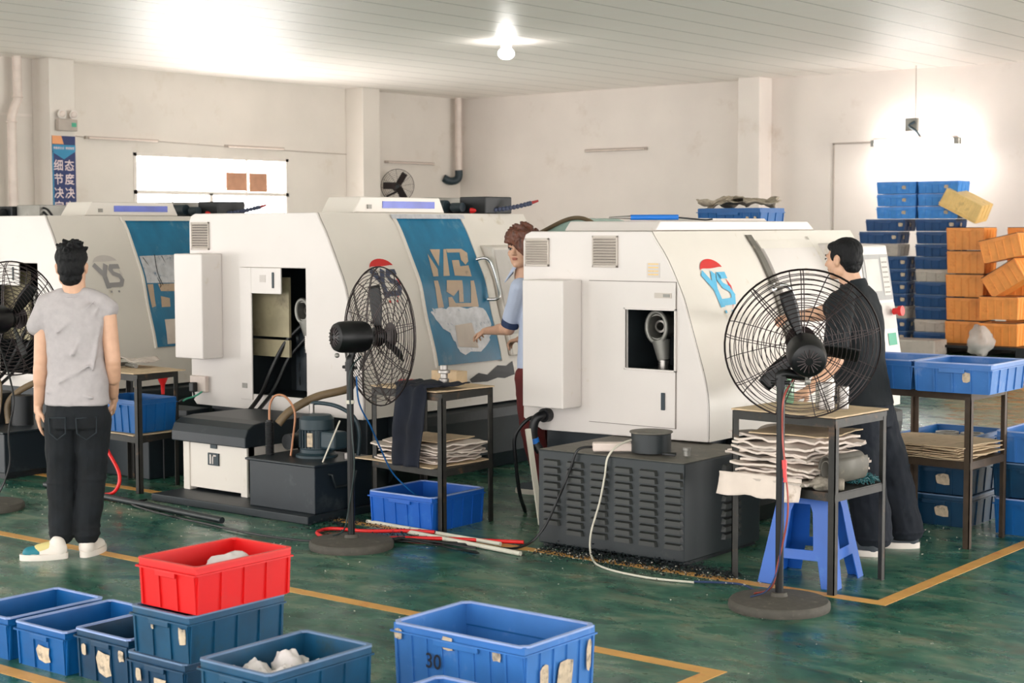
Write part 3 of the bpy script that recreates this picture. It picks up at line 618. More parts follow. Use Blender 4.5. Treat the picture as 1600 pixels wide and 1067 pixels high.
part('door_edge_strip', skin_patch('B', [(1.03, 1.08), (1.10, 1.08), (1.09, 1.715), (1.03, 1.715)], .018, 5, .016), 'slate_dusty', t, smooth=50)
dr = part('front_door', skin_patch('B', [(1.11, .82), (1.78, .82), (1.78, 1.63), (1.11, 1.63)], .030, 5, .028), 'white_paint', t, smooth=50)
mb = MB(); mb.tube([(-.17, 1.02, 1.39), (-.10, 1.0, 1.41), (-.05, 1.04, 1.38), (-.03, 1.10, 1.22), (-.02, 1.12, 1.10)], .014, 10, sm=5); mb.cyl((-.19, 1.02, 1.39), (-.15, 1.02, 1.39), .028); part('door_handle', mb, 'chrome', dr, smooth=60)
mb = skin_patch('B', [(1.11, 1.63), (1.86, 1.63), (1.86, 1.68), (1.11, 1.68)], .018, 2, .016); part('door_header', mb, 'cream_paint', t)
mb = skin_patch('B', [(1.80, .80), (1.90, .80), (1.90, 1.70), (1.80, 1.70)], .02, 5, .018); part('door_track', mb, 'cream_paint', t, smooth=50)
mb = MB(); mb.prism([(.16, 1.742), (2.12, 1.742), (2.02, 1.80), (.22, 1.80)], 0, -1.12, -.46); rf = part('roof_cover', mb, 'white_paint', t, bevel=.008)
mb = MB(); mb.prism([(1.0, 1.801), (1.9, 1.801), (1.86, 1.82), (1.04, 1.82)], 0, -1.0, -.7); part('roof_hatch', mb, 'white_paint', rf, bevel=.004)
mb = MB(); mb.prism([(-.42, .70), (.12, .70), (.10, .86), (-.03, 1.64), (-.42, 1.66)], 1, 1.72, 2.17); c = part('control_console', mb, 'white_paint', t, bevel=.012)
def face(y0, y1, z0, z1, off=.004, th=.0):
    f = lambda z: .10+(z-.86)/(1.64-.86)*(-.13)+off
    return MB().add([(f(z0), y0, z0), (f(z0), y1, z0), (f(z1), y1, z1), (f(z1), y0, z1)], [(0, 1, 2, 3)])
part('console_bezel', face(1.76, 2.155, 1.28, 1.58), 'screen_grey', c); part('control_screen', face(1.80, 2.0, 1.34, 1.55, .006), 'panel_grey', c)
k = part('key_pad', face(2.03, 2.13, 1.31, 1.56, .006), 'panel_grey', c); mb = MB()
for i in range(7): q = face(2.04, 2.12, 1.325+i*.033, 1.335+i*.033, .007); mb.add(q.v, q.f)
part('key_rows', mb, 'steel_dull', k)
part('console_bezel', face(1.76, 2.155, 1.09, 1.26), 'panel_grey', c); mb = MB(); mb.cyl((.06, 2.10, 1.20), (.10, 2.10, 1.205), .022); mb.cyl((.10, 2.10, 1.205), (.125, 2.10, 1.207), .034); part('stop_button', mb, 'red_plastic', c, smooth=40)
part('status_window', face(2.0, 2.12, .98, 1.06), 'sign_green', c); c.location.y = .15
part('oil_window', MB().box(.0, .012, -.1+.25, .2, .12, .28), 'steel', t)
# blue oil pen and wire lying on the roof
r = root('blue_tool', (-5.25, 8.1, 1.80), 'slim blue tool with thin black wire lying on right machine roof', 'tool')
part('body', MB().cyl((-5.42, 7.98, 1.822), (-5.20, 8.16, 1.822), .016), 'blue_plastic', r, smooth=40, world=True)
part('tip', MB().cyl((-5.42, 7.98, 1.822), (-5.52, 7.90, 1.822), .012, .004), 'steel', r, smooth=40, world=True)
part('wire', MB().tube([(-5.20, 8.16, 1.82), (-5.12, 8.19, 1.812), (-5.04, 8.2, 1.806), (-5.0, 8.22, 1.81)], .005, 6, sm=4), 'black_rubber', r, smooth=60, world=True)
# ------------------------------------------------------------------ louvred cabinet at the right machine's foot
r = root('louvred_cabinet', (-4.93, 7.45, 0), 'dark grey louvred metal cabinet in front of the right machine', 'cabinet')
mb = MB(); mb.box(-5.40, -4.45, 7.05, 7.84, .02, .54); b = part('body', mb, 'slate', r, bevel=.008, world=True)
part('foot_rail', MB().box(-5.38, -5.32, 7.07, 7.82, 0, .02), 'base_black', r, world=True); part('foot_rail', MB().box(-4.53, -4.47, 7.07, 7.82, 0, .02), 'base_black', r, world=True)
part('dusty_top', MB().box(-5.395, -4.455, 7.055, 7.835, .5402, .5425), 'slate_dusty', r, world=True)
def louvre(mb, c, u, n, w=.118, h=.030, d=.020):
    c = Vector(c); u = Vector(u); n = Vector(n); z = Vector((0, 0, 1)); P = []
    for s in (-1, 1): P += [c+u*s*w/2-z*h/2, c+u*s*w/2*.86+z*h/2+n*0, c+u*s*w/2*.86-z*h/2+n*d]
    top = [c+u*s*w/2*.8+z*h*.28+n*d for s in (-1, 1)]; P += top
    mb.add(P, [(0, 2, 6, 1), (3, 4, 7, 5), (1, 6, 7, 4), (6, 2, 5, 7), (0, 3, 5, 2)])
mb = MB()
for k in range(6):
    nrow = 9 if k == 0 else 10
    for j in range(nrow): louvre(mb, (-5.335+.032+k*.1585, 7.05, .478-j*.0415), (1, 0, 0), (0, -1, 0))
part('front_louvres', mb, 'slate_louvre', r, world=True)
mb = MB()
for j in range(10): louvre(mb, (-4.45, 7.52, .478-j*.0415), (0, 1, 0), (1, 0, 0), .2)
part('side_louvres', mb, 'slate_louvre', r, world=True)
mb = MB(); mb.cyl((-4.80, 7.27, .553), (-4.80, 7.27, .655), .108, n=36); f = part('duct_collar', mb, 'slate', r, smooth=40, world=True)
part('collar_lid', MB().lathe([(.112, 0), (.118, .004), (.116, .010), (.02, .013)], (-4.80, 7.27, .655), n=36), 'slate_dusty', f, smooth=40, world=True)
part('notice_plate', MB().add([(-4.61, 7.86, .14), (-4.61, 8.05, .14), (-4.61, 8.05, .36), (-4.61, 7.86, .36), (-4.60, 7.86, .14), (-4.60, 8.05, .14), (-4.60, 8.05, .36), (-4.60, 7.86, .36)], [(0, 1, 2, 3), (7, 6, 5, 4), (0, 4, 5, 1), (1, 5, 6, 2), (2, 6, 7, 3), (3, 7, 4, 0)]), 'steel_dull', r, world=True)
r = root('power_strip', (-4.97, 7.16, .553), 'white power strip lying on top of the louvred cabinet', 'power strip')
R = Matrix.Rotation(radians(38), 3, 'Z')
part('housing', MB().obox((-4.97, 7.17, .577), (.24, .075, .045), R), 'pipe_white', r, bevel=.008, world=True)
part('plug', MB().obox((-4.87, 7.25, .612), (.05, .035, .025), R), 'white_cord', r, bevel=.005, world=True)
r = root('turned_workpiece', (-4.56, 7.23, .553), 'small turned metal cap beside the round duct collar', 'metal part')
part('body', MB().lathe([(.019, 0), (.019, .025), (.024, .028), (.024, .042), (.01, .044)], (-4.56, 7.25, .553), n=20), 'steel_dull', r, smooth=40, world=True)
single('wire_scrap', MB().tube([(-4.60, 7.20, .558), (-4.64, 7.18, .562), (-4.68, 7.2, .558), (-4.62, 7.24, .558)], .008, 6, sm=4), 'black_rubber', 'scrap of black wire beside the small metal cap', 'wire', smooth=60)
# cords
single('extension_cord', MB().tube([(-4.86, 7.25, .625), (-4.90, 7.12, .60), (-4.92, 7.035, .54), (-4.93, 7.02, .44), (-4.955, 7.01, .3), (-5.0, 6.99, .12), (-4.93, 6.90, .02), (-4.75, 6.76, .008), (-4.45, 6.70, .008), (-4.2, 6.75, .008)], .006, 6, sm=8), 'white_cord', 'thin white cord hanging down the louvred cabinet to the floor', 'cord', smooth=60)
single('extension_cord', MB().tube([(-5.07, 7.10, .575), (-5.12, 7.035, .56), (-5.16, 7.02, .45), (-5.22, 7.0, .3), (-5.32, 6.97, .1), (-5.42, 6.88, .012), (-5.7, 6.80, .01), (-6.1, 6.66, .01), (-6.5, 6.62, .01)], .007, 6, sm=8), 'black_rubber', 'black cord running from the power strip down to the floor', 'cord', smooth=60)
single('extension_cord', MB().tube([(-4.2, 6.75, .012), (-4.0, 6.84, .012), (-3.85, 6.76, .012), (-3.72, 6.74, .012)], .006, 6, sm=6), 'cuff_navy', 'dark blue cord on the floor between cabinet and right fan', 'cord', smooth=60)
r = root('cable_gland', (-5.86, 7.735, .62), 'black elbow cable entering the right machine above its lower edge', 'cable')
part('elbow', MB().tube([(-5.86, 7.75, .635), (-5.86, 7.67, .635), (-5.88, 7.64, .60), (-5.89, 7.64, .50), (-5.85, 7.66, .42)], .028, 12, sm=5), 'black_rubber', r, smooth=60, world=True)
part('collar', MB().cyl((-5.86, 7.75, .635), (-5.86, 7.70, .635), .042, n=20), 'black_rubber', r, smooth=40, world=True)
part('blue_band', MB().cyl((-5.89, 7.64, .50), (-5.885, 7.645, .47), .033, n=14), 'blue_plastic', r, smooth=40, world=True)
single('cable', MB().tube([(-5.93, 7.745, .62), (-5.97, 7.68, .60), (-6.03, 7.64, .50), (-6.04, 7.66, .35), (-6.06, 7.72, .15), (-6.08, 7.8, .02), (-6.2, 7.95, .01)], .012, 8, sm=6), 'black_rubber', 'thin black cable drooping beside the elbow cable of right machine', 'cable', smooth=60)
single('pvc_strip', MB().bar((-5.90, 7.6, .56), (-5.74, 7.52, .01), .03, .02), 'white_cord', 'white plastic strip leaning behind the louvred cabinet', 'strip')
# ------------------------------------------------------------------ units at the middle machine's foot
single('drip_tray', MB().box(-8.30, -6.86, 6.70, 7.62, .0, .05), 'base_dark', 'long black metal skid under white cabinet and pump tank', 'tray', bevel=.006)
r = root('cooling_cabinet', (-7.98, 7.2, .05), 'cream metal cabinet with rounded dark grey lid left of pump tank', 'cabinet')
mb = MB(); mb.box(-8.27, -7.66, 6.96, 7.55, .07, .39); part('body', mb, 'cream_paint', r, bevel=.005, world=True)
mb = MB(); 
for xa, ya in ((-7.72, 6.95), (-8.275, 6.95), (-7.72, 7.49), (-8.275, 7.49)): part('corner_post', MB().box(xa, xa+.06, ya, ya+.07, .05, .39), 'cream_paint', r, bevel=.004, world=True)
mb = MB(); mb.prism([(6.90, .375), (7.60, .375), (7.60, .525), (7.08, .53), (6.98, .52), (6.925, .49), (6.90, .44)], 0, -8.33, -7.62); part('lid', mb, 'navy_box', r, bevel=.006, world=True)
q = part('badge', MB().box(-8.03, -7.93, 6.948, 6.96, .23, .31), 'motor_fin', r, world=True)
part('badge_mark', MB().box(-8.01, -7.995, 6.945, 6.948, .24, .30).box(-7.985, -7.975, 6.945, 6.948, .24, .30).box(-7.985, -7.95, 6.945, 6.948, .29, .30), 'logo_pale', q, world=True)
part('badge', MB().box(-8.01, -7.95, 6.952, 6.96, .34, .365), 'motor_fin', r, world=True)
r = root('power_socket', (-9.02, 7.72, .6), 'white double socket with plug on middle machine, above cream cabinet', 'socket')
part('plate', MB().box(-9.10, -8.93, 7.715, 7.75, .585, .70), 'pipe_white', r, bevel=.006, world=True)
part('plug', MB().box(-9.06, -9.01, 7.67, 7.714, .585, .655), 'black_rubber', r, bevel=.008, world=True)
part('plug_cord', MB().tube([(-9.035, 7.69, .60), (-9.03, 7.69, .54), (-9.06, 7.62, .535), (-9.2, 7.6, .45), (-9.3, 7.58, .30), (-9.38, 7.5, .1)], .008, 6, sm=6), 'black_rubber', r, smooth=60, world=True)
part('earth_wire', MB().tube([(-8.96, 7.71, .59), (-8.98, 7.66, .56), (-9.0, 7.60, .545), (-8.98, 7.55, .535)], .007, 6, sm=5), 'sign_green', r, smooth=60, world=True)
r = root('pump_tank', (-7.17, 7.03, .05), 'dark coolant tank with electric pump motor on top', 'tank')
mb = MB(); mb.box(-7.45, -6.88, 6.78, 7.28, .05, .335); mb.box(-7.47, -6.86, 6.76, 7.30, .335, .35); part('body', mb, 'navy_box', r, bevel=.005, world=True)
part('handle', MB().tube([(-6.88, 6.90, .28), (-6.85, 6.90, .28), (-6.85, 6.93, .20), (-6.85, 7.08, .20), (-6.85, 7.11, .28), (-6.88, 7.11, .28)], .008, 8), 'slate', r, smooth=60, world=True)
cx, cy = -7.14, 7.06
m = part('pump_motor', MB().lathe([(.13, 0), (.13, .015), (.115, .02), (.105, .03), (.105, .05), (.1, .055), (.1, .17), (.108, .175), (.108, .235), (.09, .26), (.03, .265)], (cx, cy, .35), n=32), 'motor_teal', r, smooth=35, world=True)
mb = MB()
for i in range(26):
    a = 2*pi*i/26; mb.obox((cx+.104*cos(a), cy+.104*sin(a), .465), (.014, .005, .11), Matrix.Rotation(a, 3, 'Z'))
part('cooling_fins', mb, 'motor_fin', m, world=True)
part('terminal_box', MB().box(-7.045, -6.92, 6.99, 7.11, .41, .52), 'motor_teal', m, bevel=.015, world=True); part('rating_plate', MB().obox((cx+.045, cy-.104, .465), (.036, .006, .085), Matrix.Rotation(radians(22), 3, 'Z')), 'sticker', m, world=True)
mb = MB()
for k in range(22): mb.lathe([(.020, 0), (.028, .003), (.028, .006), (.020, .009)], (-7.425, 6.93, .35+k*.0095), n=14)
mb.cyl((-7.425, 6.93, .35), (-7.425, 6.93, .57), .02); part('corrugated_hose', mb, 'black_rubber', r, smooth=40, world=True)
part('return_pipe', MB().tube([(-7.40, 6.98, .54), (-7.36, 7.05, .62), (-7.28, 7.2, .70), (-7.2, 7.4, .74), (-7.95+.5, 7.7, .76)], .026, 10, sm=6), 'hose_brown', r, smooth=60, world=True)
part('thin_hose', MB().tube([(-7.425, 6.93, .55), (-7.43, 6.94, .66), (-7.40, 6.96, .72), (-7.33, 6.98, .715), (-7.27, 7.0, .62), (-7.28, 6.99, .45), (-7.29, 6.98, .35)], .007, 8, sm=6), 'hose_orange', r, smooth=60, world=True)
part('pressure_hose', MB().tube([(-7.22, 7.1, .61), (-7.225, 7.1, .66), (-7.19, 7.12, .675), (-7.05, 7.15, .66), (-6.94, 7.18, .60), (-6.91, 7.2, .50), (-6.92, 7.2, .36)], .013, 10, sm=6), 'motor_teal', r, smooth=60, world=True)
part('hose_fitting', MB().cyl((-7.22, 7.1, .60), (-7.22, 7.1, .67), .016), 'steel', r, smooth=40, world=True)
part('dark_pump', MB().ell((-7.34, 7.15, .43), (.06, .07, .08)).cyl((-7.34, 7.0, .43), (-7.34, 7.15, .43), .05), 'base_black', r, smooth=50, world=True)
part('filler_cap', MB().cyl((-6.92, 7.10, .35), (-6.92, 7.10, .385), .02), 'steel', r, smooth=40, world=True)
part('dip_rod', MB().cyl((-6.93, 6.90, .35), (-6.86, 6.98, .60), .005, n=8), 'white_cord', r, world=True)
# ------------------------------------------------------------------ units at the left machine's foot
r = root('pump_tank', (-10.1, 6.9, 0), 'long dark coolant tank behind the standing man at left', 'tank')
part('body', MB().box(-10.9, -9.84, 6.65, 7.45, .04, .32), 'navy_box', r, bevel=.006, world=True); part('lid', MB().box(-10.92, -9.82, 6.63, 7.47, .32, .335), 'navy_box', r, bevel=.004, world=True)
part('foot_rail', MB().box(-10.9, -10.8, 6.66, 7.44, 0, .04), 'base_black', r, world=True); part('foot_rail', MB().box(-9.94, -9.85, 6.66, 7.44, 0, .04), 'base_black', r, world=True)
part('return_pipe', MB().tube([(-10.22, 6.95, .34), (-10.24, 6.97, .5), (-10.15, 7.1, .62), (-10.0, 7.35, .70), (-9.98, 7.7, .74)], .024, 10, sm=6), 'hose_brown', r, smooth=60, world=True)
part('pump_block', MB().box(-10.55, -10.28, 6.85, 7.1, .335, .56).cyl((-10.12, 7.0, .335), (-10.12, 7.0, .55), .08), 'base_black', r, smooth=40, world=True)
part('thin_hose', MB().tube([(-10.33, 6.9, .56), (-10.27, 6.88, .70), (-10.2, 6.88, .62), (-10.2, 6.85, .4), (-10.23, 6.75, .34)], .008, 6, sm=6), 'hose_brown', r, smooth=60, world=True)
single('conveyor_housing', MB().box(-9.80, -9.0, 7.25, 7.60, .0, .42).box(-9.80, -9.0, 7.60, 7.82, .10, .46), 'base_dark', 'dark metal housing between left machine and blue crate table', 'housing', bevel=.008)
# pale green hooded machine far behind
r = root('glazed_hood', (-8.1, 11.0, 0), 'pale green curved hood rising behind the right machine roof', 'machine')
part('cabinet', MB().box(-8.5, -7.7, 11.0, 12.2, 0, 1.72), 'white_paint', r, bevel=.02, world=True)
arc = [(-8.40+.66*i/14, 1.72+.125*sin(pi*(i/14)**1.35)**.8) for i in range(15)]
part('hood', MB().prism([(-8.40, 1.72)]+arc[1:-1]+[(-7.74, 1.72)], 1, 11.0, 11.5), 'green_glass', r, smooth=40, world=True)
part('hood_rim', MB().tube([(a, 10.99, b) for a, b in arc], .018, 8, sm=2), 'hose_brown', r, smooth=60, world=True)
# switch gear behind the left machine
r = root('roof_gearbox', (-13.9, 9.6, 1.86), 'dark motor with pale metal case on roof at left edge', 'motor')
part('support', MB().box(-14.6, -13.2, 9.4, 10.3, 0, 1.86), 'cream_paint', r, bevel=.02, world=True)
part('motor', MB().box(-14.3, -13.83, 9.5, 9.9, 1.86, 1.99).cyl((-14.1, 9.45, 1.92), (-13.9, 9.45, 1.92), .05), 'base_black', r, bevel=.008, world=True)
part('case', MB().box(-13.82, -13.45, 9.55, 9.9, 1.86, 2.0), 'steel_dull', r, bevel=.006, world=True)
part('cables', MB().tube([(-13.45, 9.6, 1.97), (-13.38, 9.6, 1.95), (-13.3, 9.6, 1.88)], .012, 6, sm=4).tube([(-13.45, 9.6, 1.93), (-13.4, 9.6, 1.9), (-13.36, 9.6, 1.87)], .012, 6, sm=4), 'black_rubber', r, world=True)
# ------------------------------------------------------------------ plastic crates
def crate_proto(w, d, h, mt, rim, stickers=(), ribs=(5, 4), bags=False, th=.004, handle=True):
    """stackable ribbed crate: parts body, rim, two end handles, paper stickers. origin at base centre"""
    mb = MB(); a, b = w/2, d/2; ti = .010*w/.335
    def rect(x, y, z): return [(-x, -y, z), (x, -y, z), (x, y, z), (-x, y, z)]
    L = [rect(a-ti-.008, b-ti-.008, 0), rect(a-.008, b-.008, h-.03), rect(a-.008, b-.008, h-.004), rect(a-.008-th, b-.008-th, h-.004), rect(a-ti-.008-th, b-ti-.008-th, .006)]
    vs = [p for l in L for p in l]; fs = [(3, 2, 1, 0), (16, 17, 18, 19)]
    for k in range(4):
        for i in range(4): fs.append((k*4+i, k*4+(i+1) % 4, k*4+4+(i+1) % 4, k*4+4+i))
    mb.add(vs, fs)
    def rib(nx, ny, t, ww=.005):   # vertical rib on a side, slanted with it
        for z0, z1 in ((.004, h-.034),):
            if nx: x0 = nx*(a-ti-.008); x1 = nx*(a-.0085); P = [(x0, t-ww, z0), (x0, t+ww, z0), (x0+nx*.008, t+ww, z0), (x0+nx*.008, t-ww, z0), (x1, t-ww, z1), (x1, t+ww, z1), (x1+nx*.006, t+ww, z1), (x1+nx*.006, t-ww, z1)]
            else: y0 = ny*(b-ti-.008); y1 = ny*(b-.0085); P = [(t-ww, y0, z0), (t+ww, y0, z0), (t+ww, y0+ny*.008, z0), (t-ww, y0+ny*.008, z0), (t-ww, y1, z1), (t+ww, y1, z1), (t+ww, y1+ny*.006, z1), (t-ww, y1+ny*.006, z1)]
            mb.add(P, [(0, 1, 2, 3), (7, 6, 5, 4), (0, 4, 5, 1), (1, 5, 6, 2), (2, 6, 7, 3), (3, 7, 4, 0)])
    for i in range(ribs[1]):
        t = -a+.02+(w-.04)*i/(ribs[1]-1)
        for s in (-1, 1): rib(0, s, t)
    for i in range(ribs[0]):
        t = -b+.02+(d-.04)*i/(ribs[0]-1)
        for s in (-1, 1): rib(s, 0, t)
    # ledge below the rim
    for s in (-1, 1):
        mb.box(-a+.002, a-.002, s*(b-.001)-.006, s*(b-.001)+.001, h-.036, h-.030); mb.box(s*(a-.001)-.006, s*(a-.001)+.001, -b+.002, b-.002, h-.036, h-.030)
    r = root('plastic_crate', (0, 0, 0), 'x', 'crate')
    part('body', mb, mt, r)
    mb = MB(); o = [(-a, -b), (a, -b), (a, b), (-a, b)]; c = .014*w/.335
    loop = [(-a+c, -b), (a-c, -b), (a, -b+c), (a, b-c), (a-c, b), (-a+c, b), (-a, b-c), (-a, -b+c)]
    inn = [(x*(a-.014)/a, y*(b-.014)/b) for x, y in loop]
    mb.plate(loop, [inn], lambda u, v, t: (u, v, h-.007+t), .007); part('rim', mb, rim, r)
    if handle:
        for s in (-1, 1): part('handle', MB().box(-.055*w/.335, .055*w/.335, s*(b+.001)-.005, s*(b+.001)+.004, h-.055, h-.034), mt, r, bevel=.002)
    for side, t, z, sw, sh in stickers:
        random.seed(int(t*1000)+int(z*1000)); n = 9; P = []
        for i in range(n): q = 2*pi*i/n; P.append((t+sw/2*max(-1, min(1, 1.4*cos(q)))*random.uniform(.75, 1.05), z+sh/2*max(-1, min(1, 1.4*sin(q)))*random.uniform(.75, 1.05)))
        if side == 'y': f = lambda u, v, q: (u, -(b-ti-.008)-(ti)*(v/(h-.03))-.0095, v)
        else: f = lambda u, v, q: ((a-ti-.008)+(ti)*(v/(h-.03))+.0095, u, v)
        part('paper_label', MB().add([f(u, v, 0) for u, v in P], [tuple(range(n))]), 'sticker', r)
    if bags:
        for k in range(7):
            random.seed(k+3); mbb = MB(); cx, cy = random.uniform(-a+.09, a-.09), -b+.09+(d-.18)*k/6
            q = MB().ell((0, 0, 0), (.062, .055, .06), nu=14, nv=9)
            for i, p in enumerate(q.v):
                f = 1+.35*noise.noise(p*28+Vector((k*3.1, 0, 0))); q.v[i] = Vector((p.x*f+cx, p.y*f+cy, max(.01, p.z*f+h*.62)))
            bag = part('plastic_bag', q, 'bag_white', None, smooth=60); bag['_in'] = 1; bags_list.append((r, bag))
    return r
bags_list = []
def place(proto, x, y, z, label, group=None, rz=0, first=False, tilt=None, scale=None):
    o = proto if first else copy_tree(proto)
    o.location = (x, y, z); o.rotation_euler = tilt if tilt else (0, 0, rz); o['label'] = label
    if group: o['group'] = group
    elif 'group' in o: del o['group']
    if scale: o.scale = scale
    return o
cw, cdp, ch = .335, .485, .18
G = 'small crates in the foreground row'
cr1 = crate_proto(cw, cdp, ch, 'crate_blue', 'crate_rim_light'); place(cr1, -5.81, 4.05, 0, 'empty blue crate at left edge, leftmost of the foreground row', G, first=True)
cr2 = crate_proto(cw, cdp, ch, 'crate_blue', 'crate_rim_light', [('y', .02, .07, .09, .07)]); place(cr2, -5.43, 4.05, 0, 'empty blue crate with one torn label, second in foreground row', G, first=True)
cr3 = crate_proto(cw, cdp, .20, 'crate_dark', 'crate_rim_light', [('y', -.11, .12, .03, .05), ('y', .01, .08, .09, .10), ('y', .12, .13, .035, .05)]); place(cr3, -5.075, 4.08, 0, 'dark blue crate with scraps of label, left of the red crate stack', G, first=True)
S1 = crate_proto(cw, cdp, ch, 'crate_dark', 'crate_rim', [('y', -.10, .10, .03, .055), ('y', .02, .08, .08, .05)]); place(S1, -4.69, 4.03, 0, 'dark blue crate at the bottom of the stack under the red crate', first=True)
S2 = crate_proto(cw, cdp, ch, 'crate_teal', 'crate_rim', [('y', -.04, .12, .015, .03), ('y', .125, .10, .045, .07)]); place(S2, -4.65, 4.02, .183, 'dark blue crate directly under the red crate', first=True)
S3 = crate_proto(cw, cdp, ch, 'red_crate', 'crate_rim_red'); place(S3, -4.62, 4.03, .366, 'bright red crate on top of the foreground stack', first=True)
def bag(x, y, z, s, k, label, cat='bag', group=None, m='bag_white', flat=.6):
    q = MB().ell((0, 0, 0), (s, s*.9, s*flat), nu=22, nv=14)
    for i, p in enumerate(q.v):
        f = 1+.30*noise.noise(p/s*1.9+Vector((k*3.1, 0, 0)))+.12*noise.noise(p/s*4.5+Vector((0, k*5.3, 0))); q.v[i] = Vector((p.x*f+x, p.y*f+y, p.z*f+z+s*flat))
    zz = min(p.z for p in q.v)
    for p in q.v: p.z += z-zz
    return single('plastic_bag', q, m, label, cat, group, smooth=50)
bag(-4.60, 4.08, .373, .105, 1, 'crumpled white bag inside the red crate', m='bag_white', flat=.75)
BG = crate_proto(cw, cdp, ch, 'crate_dark', 'crate_rim'); place(BG, -3.85, 3.66, 0, 'dark blue crate carrying the bag-filled crate at the bottom edge', first=True)
BG2 = crate_proto(cw, cdp, ch+.005, 'crate_teal', 'crate_rim'); place(BG2, -3.85, 3.66, .183, 'dirty teal crate full of white plastic bags, bottom centre', first=True)
for k, (dx, dy, s) in enumerate(((-.08, -.13, .055), (.04, -.13, .058), (-.07, -.06, .06), (.07, -.04, .06), (-.04, .06, .062), (.08, .08, .058), (-.09, .14, .05))):
    bag(-3.85+dx*.9, 3.64+dy, .190, s, k+4, 'white plastic bag of parts heaped in the dirty teal crate', 'bag', 'bags in the teal crate', flat=1.25)
BB = crate_proto(.61, .42, .36, 'crate_light', 'crate_rim_light', [('x', -.10, .24, .05, .08), ('x', .02, .22, .09, .11), ('x', .16, .26, .03, .12), ('y', -.27, .32, .04, .04), ('y', -.04, .32, .05, .05), ('y', .18, .31, .04, .04)], ribs=(6, 9))
place(BB, -3.575, 4.405, 0, 'large light blue crate marked 30, bottom centre of the picture', first=True)
part('number', text_mb('30', .075, lambda u, w: (-.10+u, -.2145, .245+w)), 'ink', BB)
lb = part('inner_stripe', MB().box(-.290, .290, .191, .193, .27, .275), 'crate_blue', BB)
SB = crate_proto(.46, .33, .30, 'crate_light', 'crate_rim_light', ribs=(5, 7)); place(SB, -3.20, 3.775, 0, 'light blue crate barely seen at the bottom edge before crate 30', first=True)
# crate under the middle table, crates at the left table
U = crate_proto(.50, .50, .21, 'stool_blue', 'crate_rim_light', [], ribs=(6, 6)); place(U, -6.345, 7.19, 0, 'blue crate on the floor under the middle work table', first=True, rz=radians(1))
# ------------------------------------------------------------------ far crate stacks
far = crate_proto(.61, .42, .172, 'crate_far', 'crate_rim', [('y', .24, .09, .07, .06), ('x', 0, .09, .06, .06)], ribs=(4, 6))
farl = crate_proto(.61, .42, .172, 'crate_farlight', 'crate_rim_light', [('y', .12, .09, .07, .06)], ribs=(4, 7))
farg = crate_proto(.61, .42, .172, 'crate_grey', 'crate_grey', [], ribs=(4, 5))
ordn = ['bottom', 'second', 'third', 'fourth', 'fifth', 'sixth', 'seventh', 'eighth', 'ninth', 'tenth', 'eleventh', 'twelfth', 'thirteenth']
used = set()
def put(p, x, y, z, lab, rz=0):
    f = id(p) not in used; used.add(id(p)); place(p, x, y, z, lab, 'blue and grey crates stacked at the back wall', first=f, rz=rz)
for k in range(13):
    z = .10+k*.178; g = k in (1, 5) 
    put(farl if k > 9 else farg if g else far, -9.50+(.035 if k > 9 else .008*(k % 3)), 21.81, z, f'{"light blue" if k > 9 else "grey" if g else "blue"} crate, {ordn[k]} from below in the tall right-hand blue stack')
for k in range(13):
    z = .10+k*.178; g = k in (2, 7); dx = .10
    if k in (7, 8): dx = -.04
    if k == 9: dx = .055
    if k > 9: dx = .225
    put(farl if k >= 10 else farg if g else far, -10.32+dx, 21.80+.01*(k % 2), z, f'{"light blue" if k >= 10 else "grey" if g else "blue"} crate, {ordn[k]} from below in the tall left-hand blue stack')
single('pallet_block', MB().box(-10.7, -9.35, 21.35, 22.1, 0, .095), 'crate_grey', 'pale low platform under the tall blue crate stacks', 'pallet', bevel=.01)
single('foam_slab', MB().box(-9.84, -9.15, 20.85, 21.28, 0, .21), 'crate_grey', 'dusty pale slab on the floor before the blue stacks', 'slab', bevel=.02)
oc = crate_proto(.56, .46, .315, 'crate_orange', 'base_black', [], ribs=(5, 6))
used_o = [False]
def po(x, y, z, lab, tilt=None):
    place(oc, x, y, z, lab, 'orange crates heaped by the back wall', first=not used_o[0], tilt=tilt); used_o[0] = True
for k in range(5): po(-9.02+.01*(k % 2), 21.75, .14+k*.325, f'orange crate, {ordn[k]} from below in the upright orange stack')
for k in range(2): po(-8.45, 21.55, .14+k*.36, f'orange crate, {("lowest", "second")[k]} of the right-hand heap')
po(-8.38, 22.35, .14, 'orange crate at the back of the heap, lowest of its column'); 
for k in range(1, 5): po(-8.38, 22.35, .14+k*.325, f'orange crate, {ordn[k]} in the rear column of the heap')
po(-8.40, 21.5, 1.32, 'orange crate tilted up to the right on the heap', (0, radians(-13), radians(5)))
po(-8.33, 21.6, .93, 'orange crate leaning steeply in the middle of the heap', (0, radians(-32), 0))
yc = crate_proto(.60, .45, .26, 'crate_yellow', 'crate_yellow', [], ribs=(4, 9)); place(yc, -9.05, 21.75, 2.19, 'pale yellow crate tipped over on top of the orange stack', first=True, tilt=(radians(186), radians(27), radians(4)))
single('dark_pallet', MB().box(-9.35, -8.0, 21.2, 22.7, .10, .135).box(-9.35, -9.2, 21.2, 22.7, 0, .10).box(-8.75, -8.6, 21.2, 22.7, 0, .10).box(-8.15, -8.0, 21.2, 22.7, 0, .10), 'base_black', 'dark pallet carrying the orange crates', 'pallet')
bag(-8.52, 20.9, 0, .17, 3, 'crumpled clear plastic wrap on floor before the orange crates', m='poly_bag', flat=1.2)
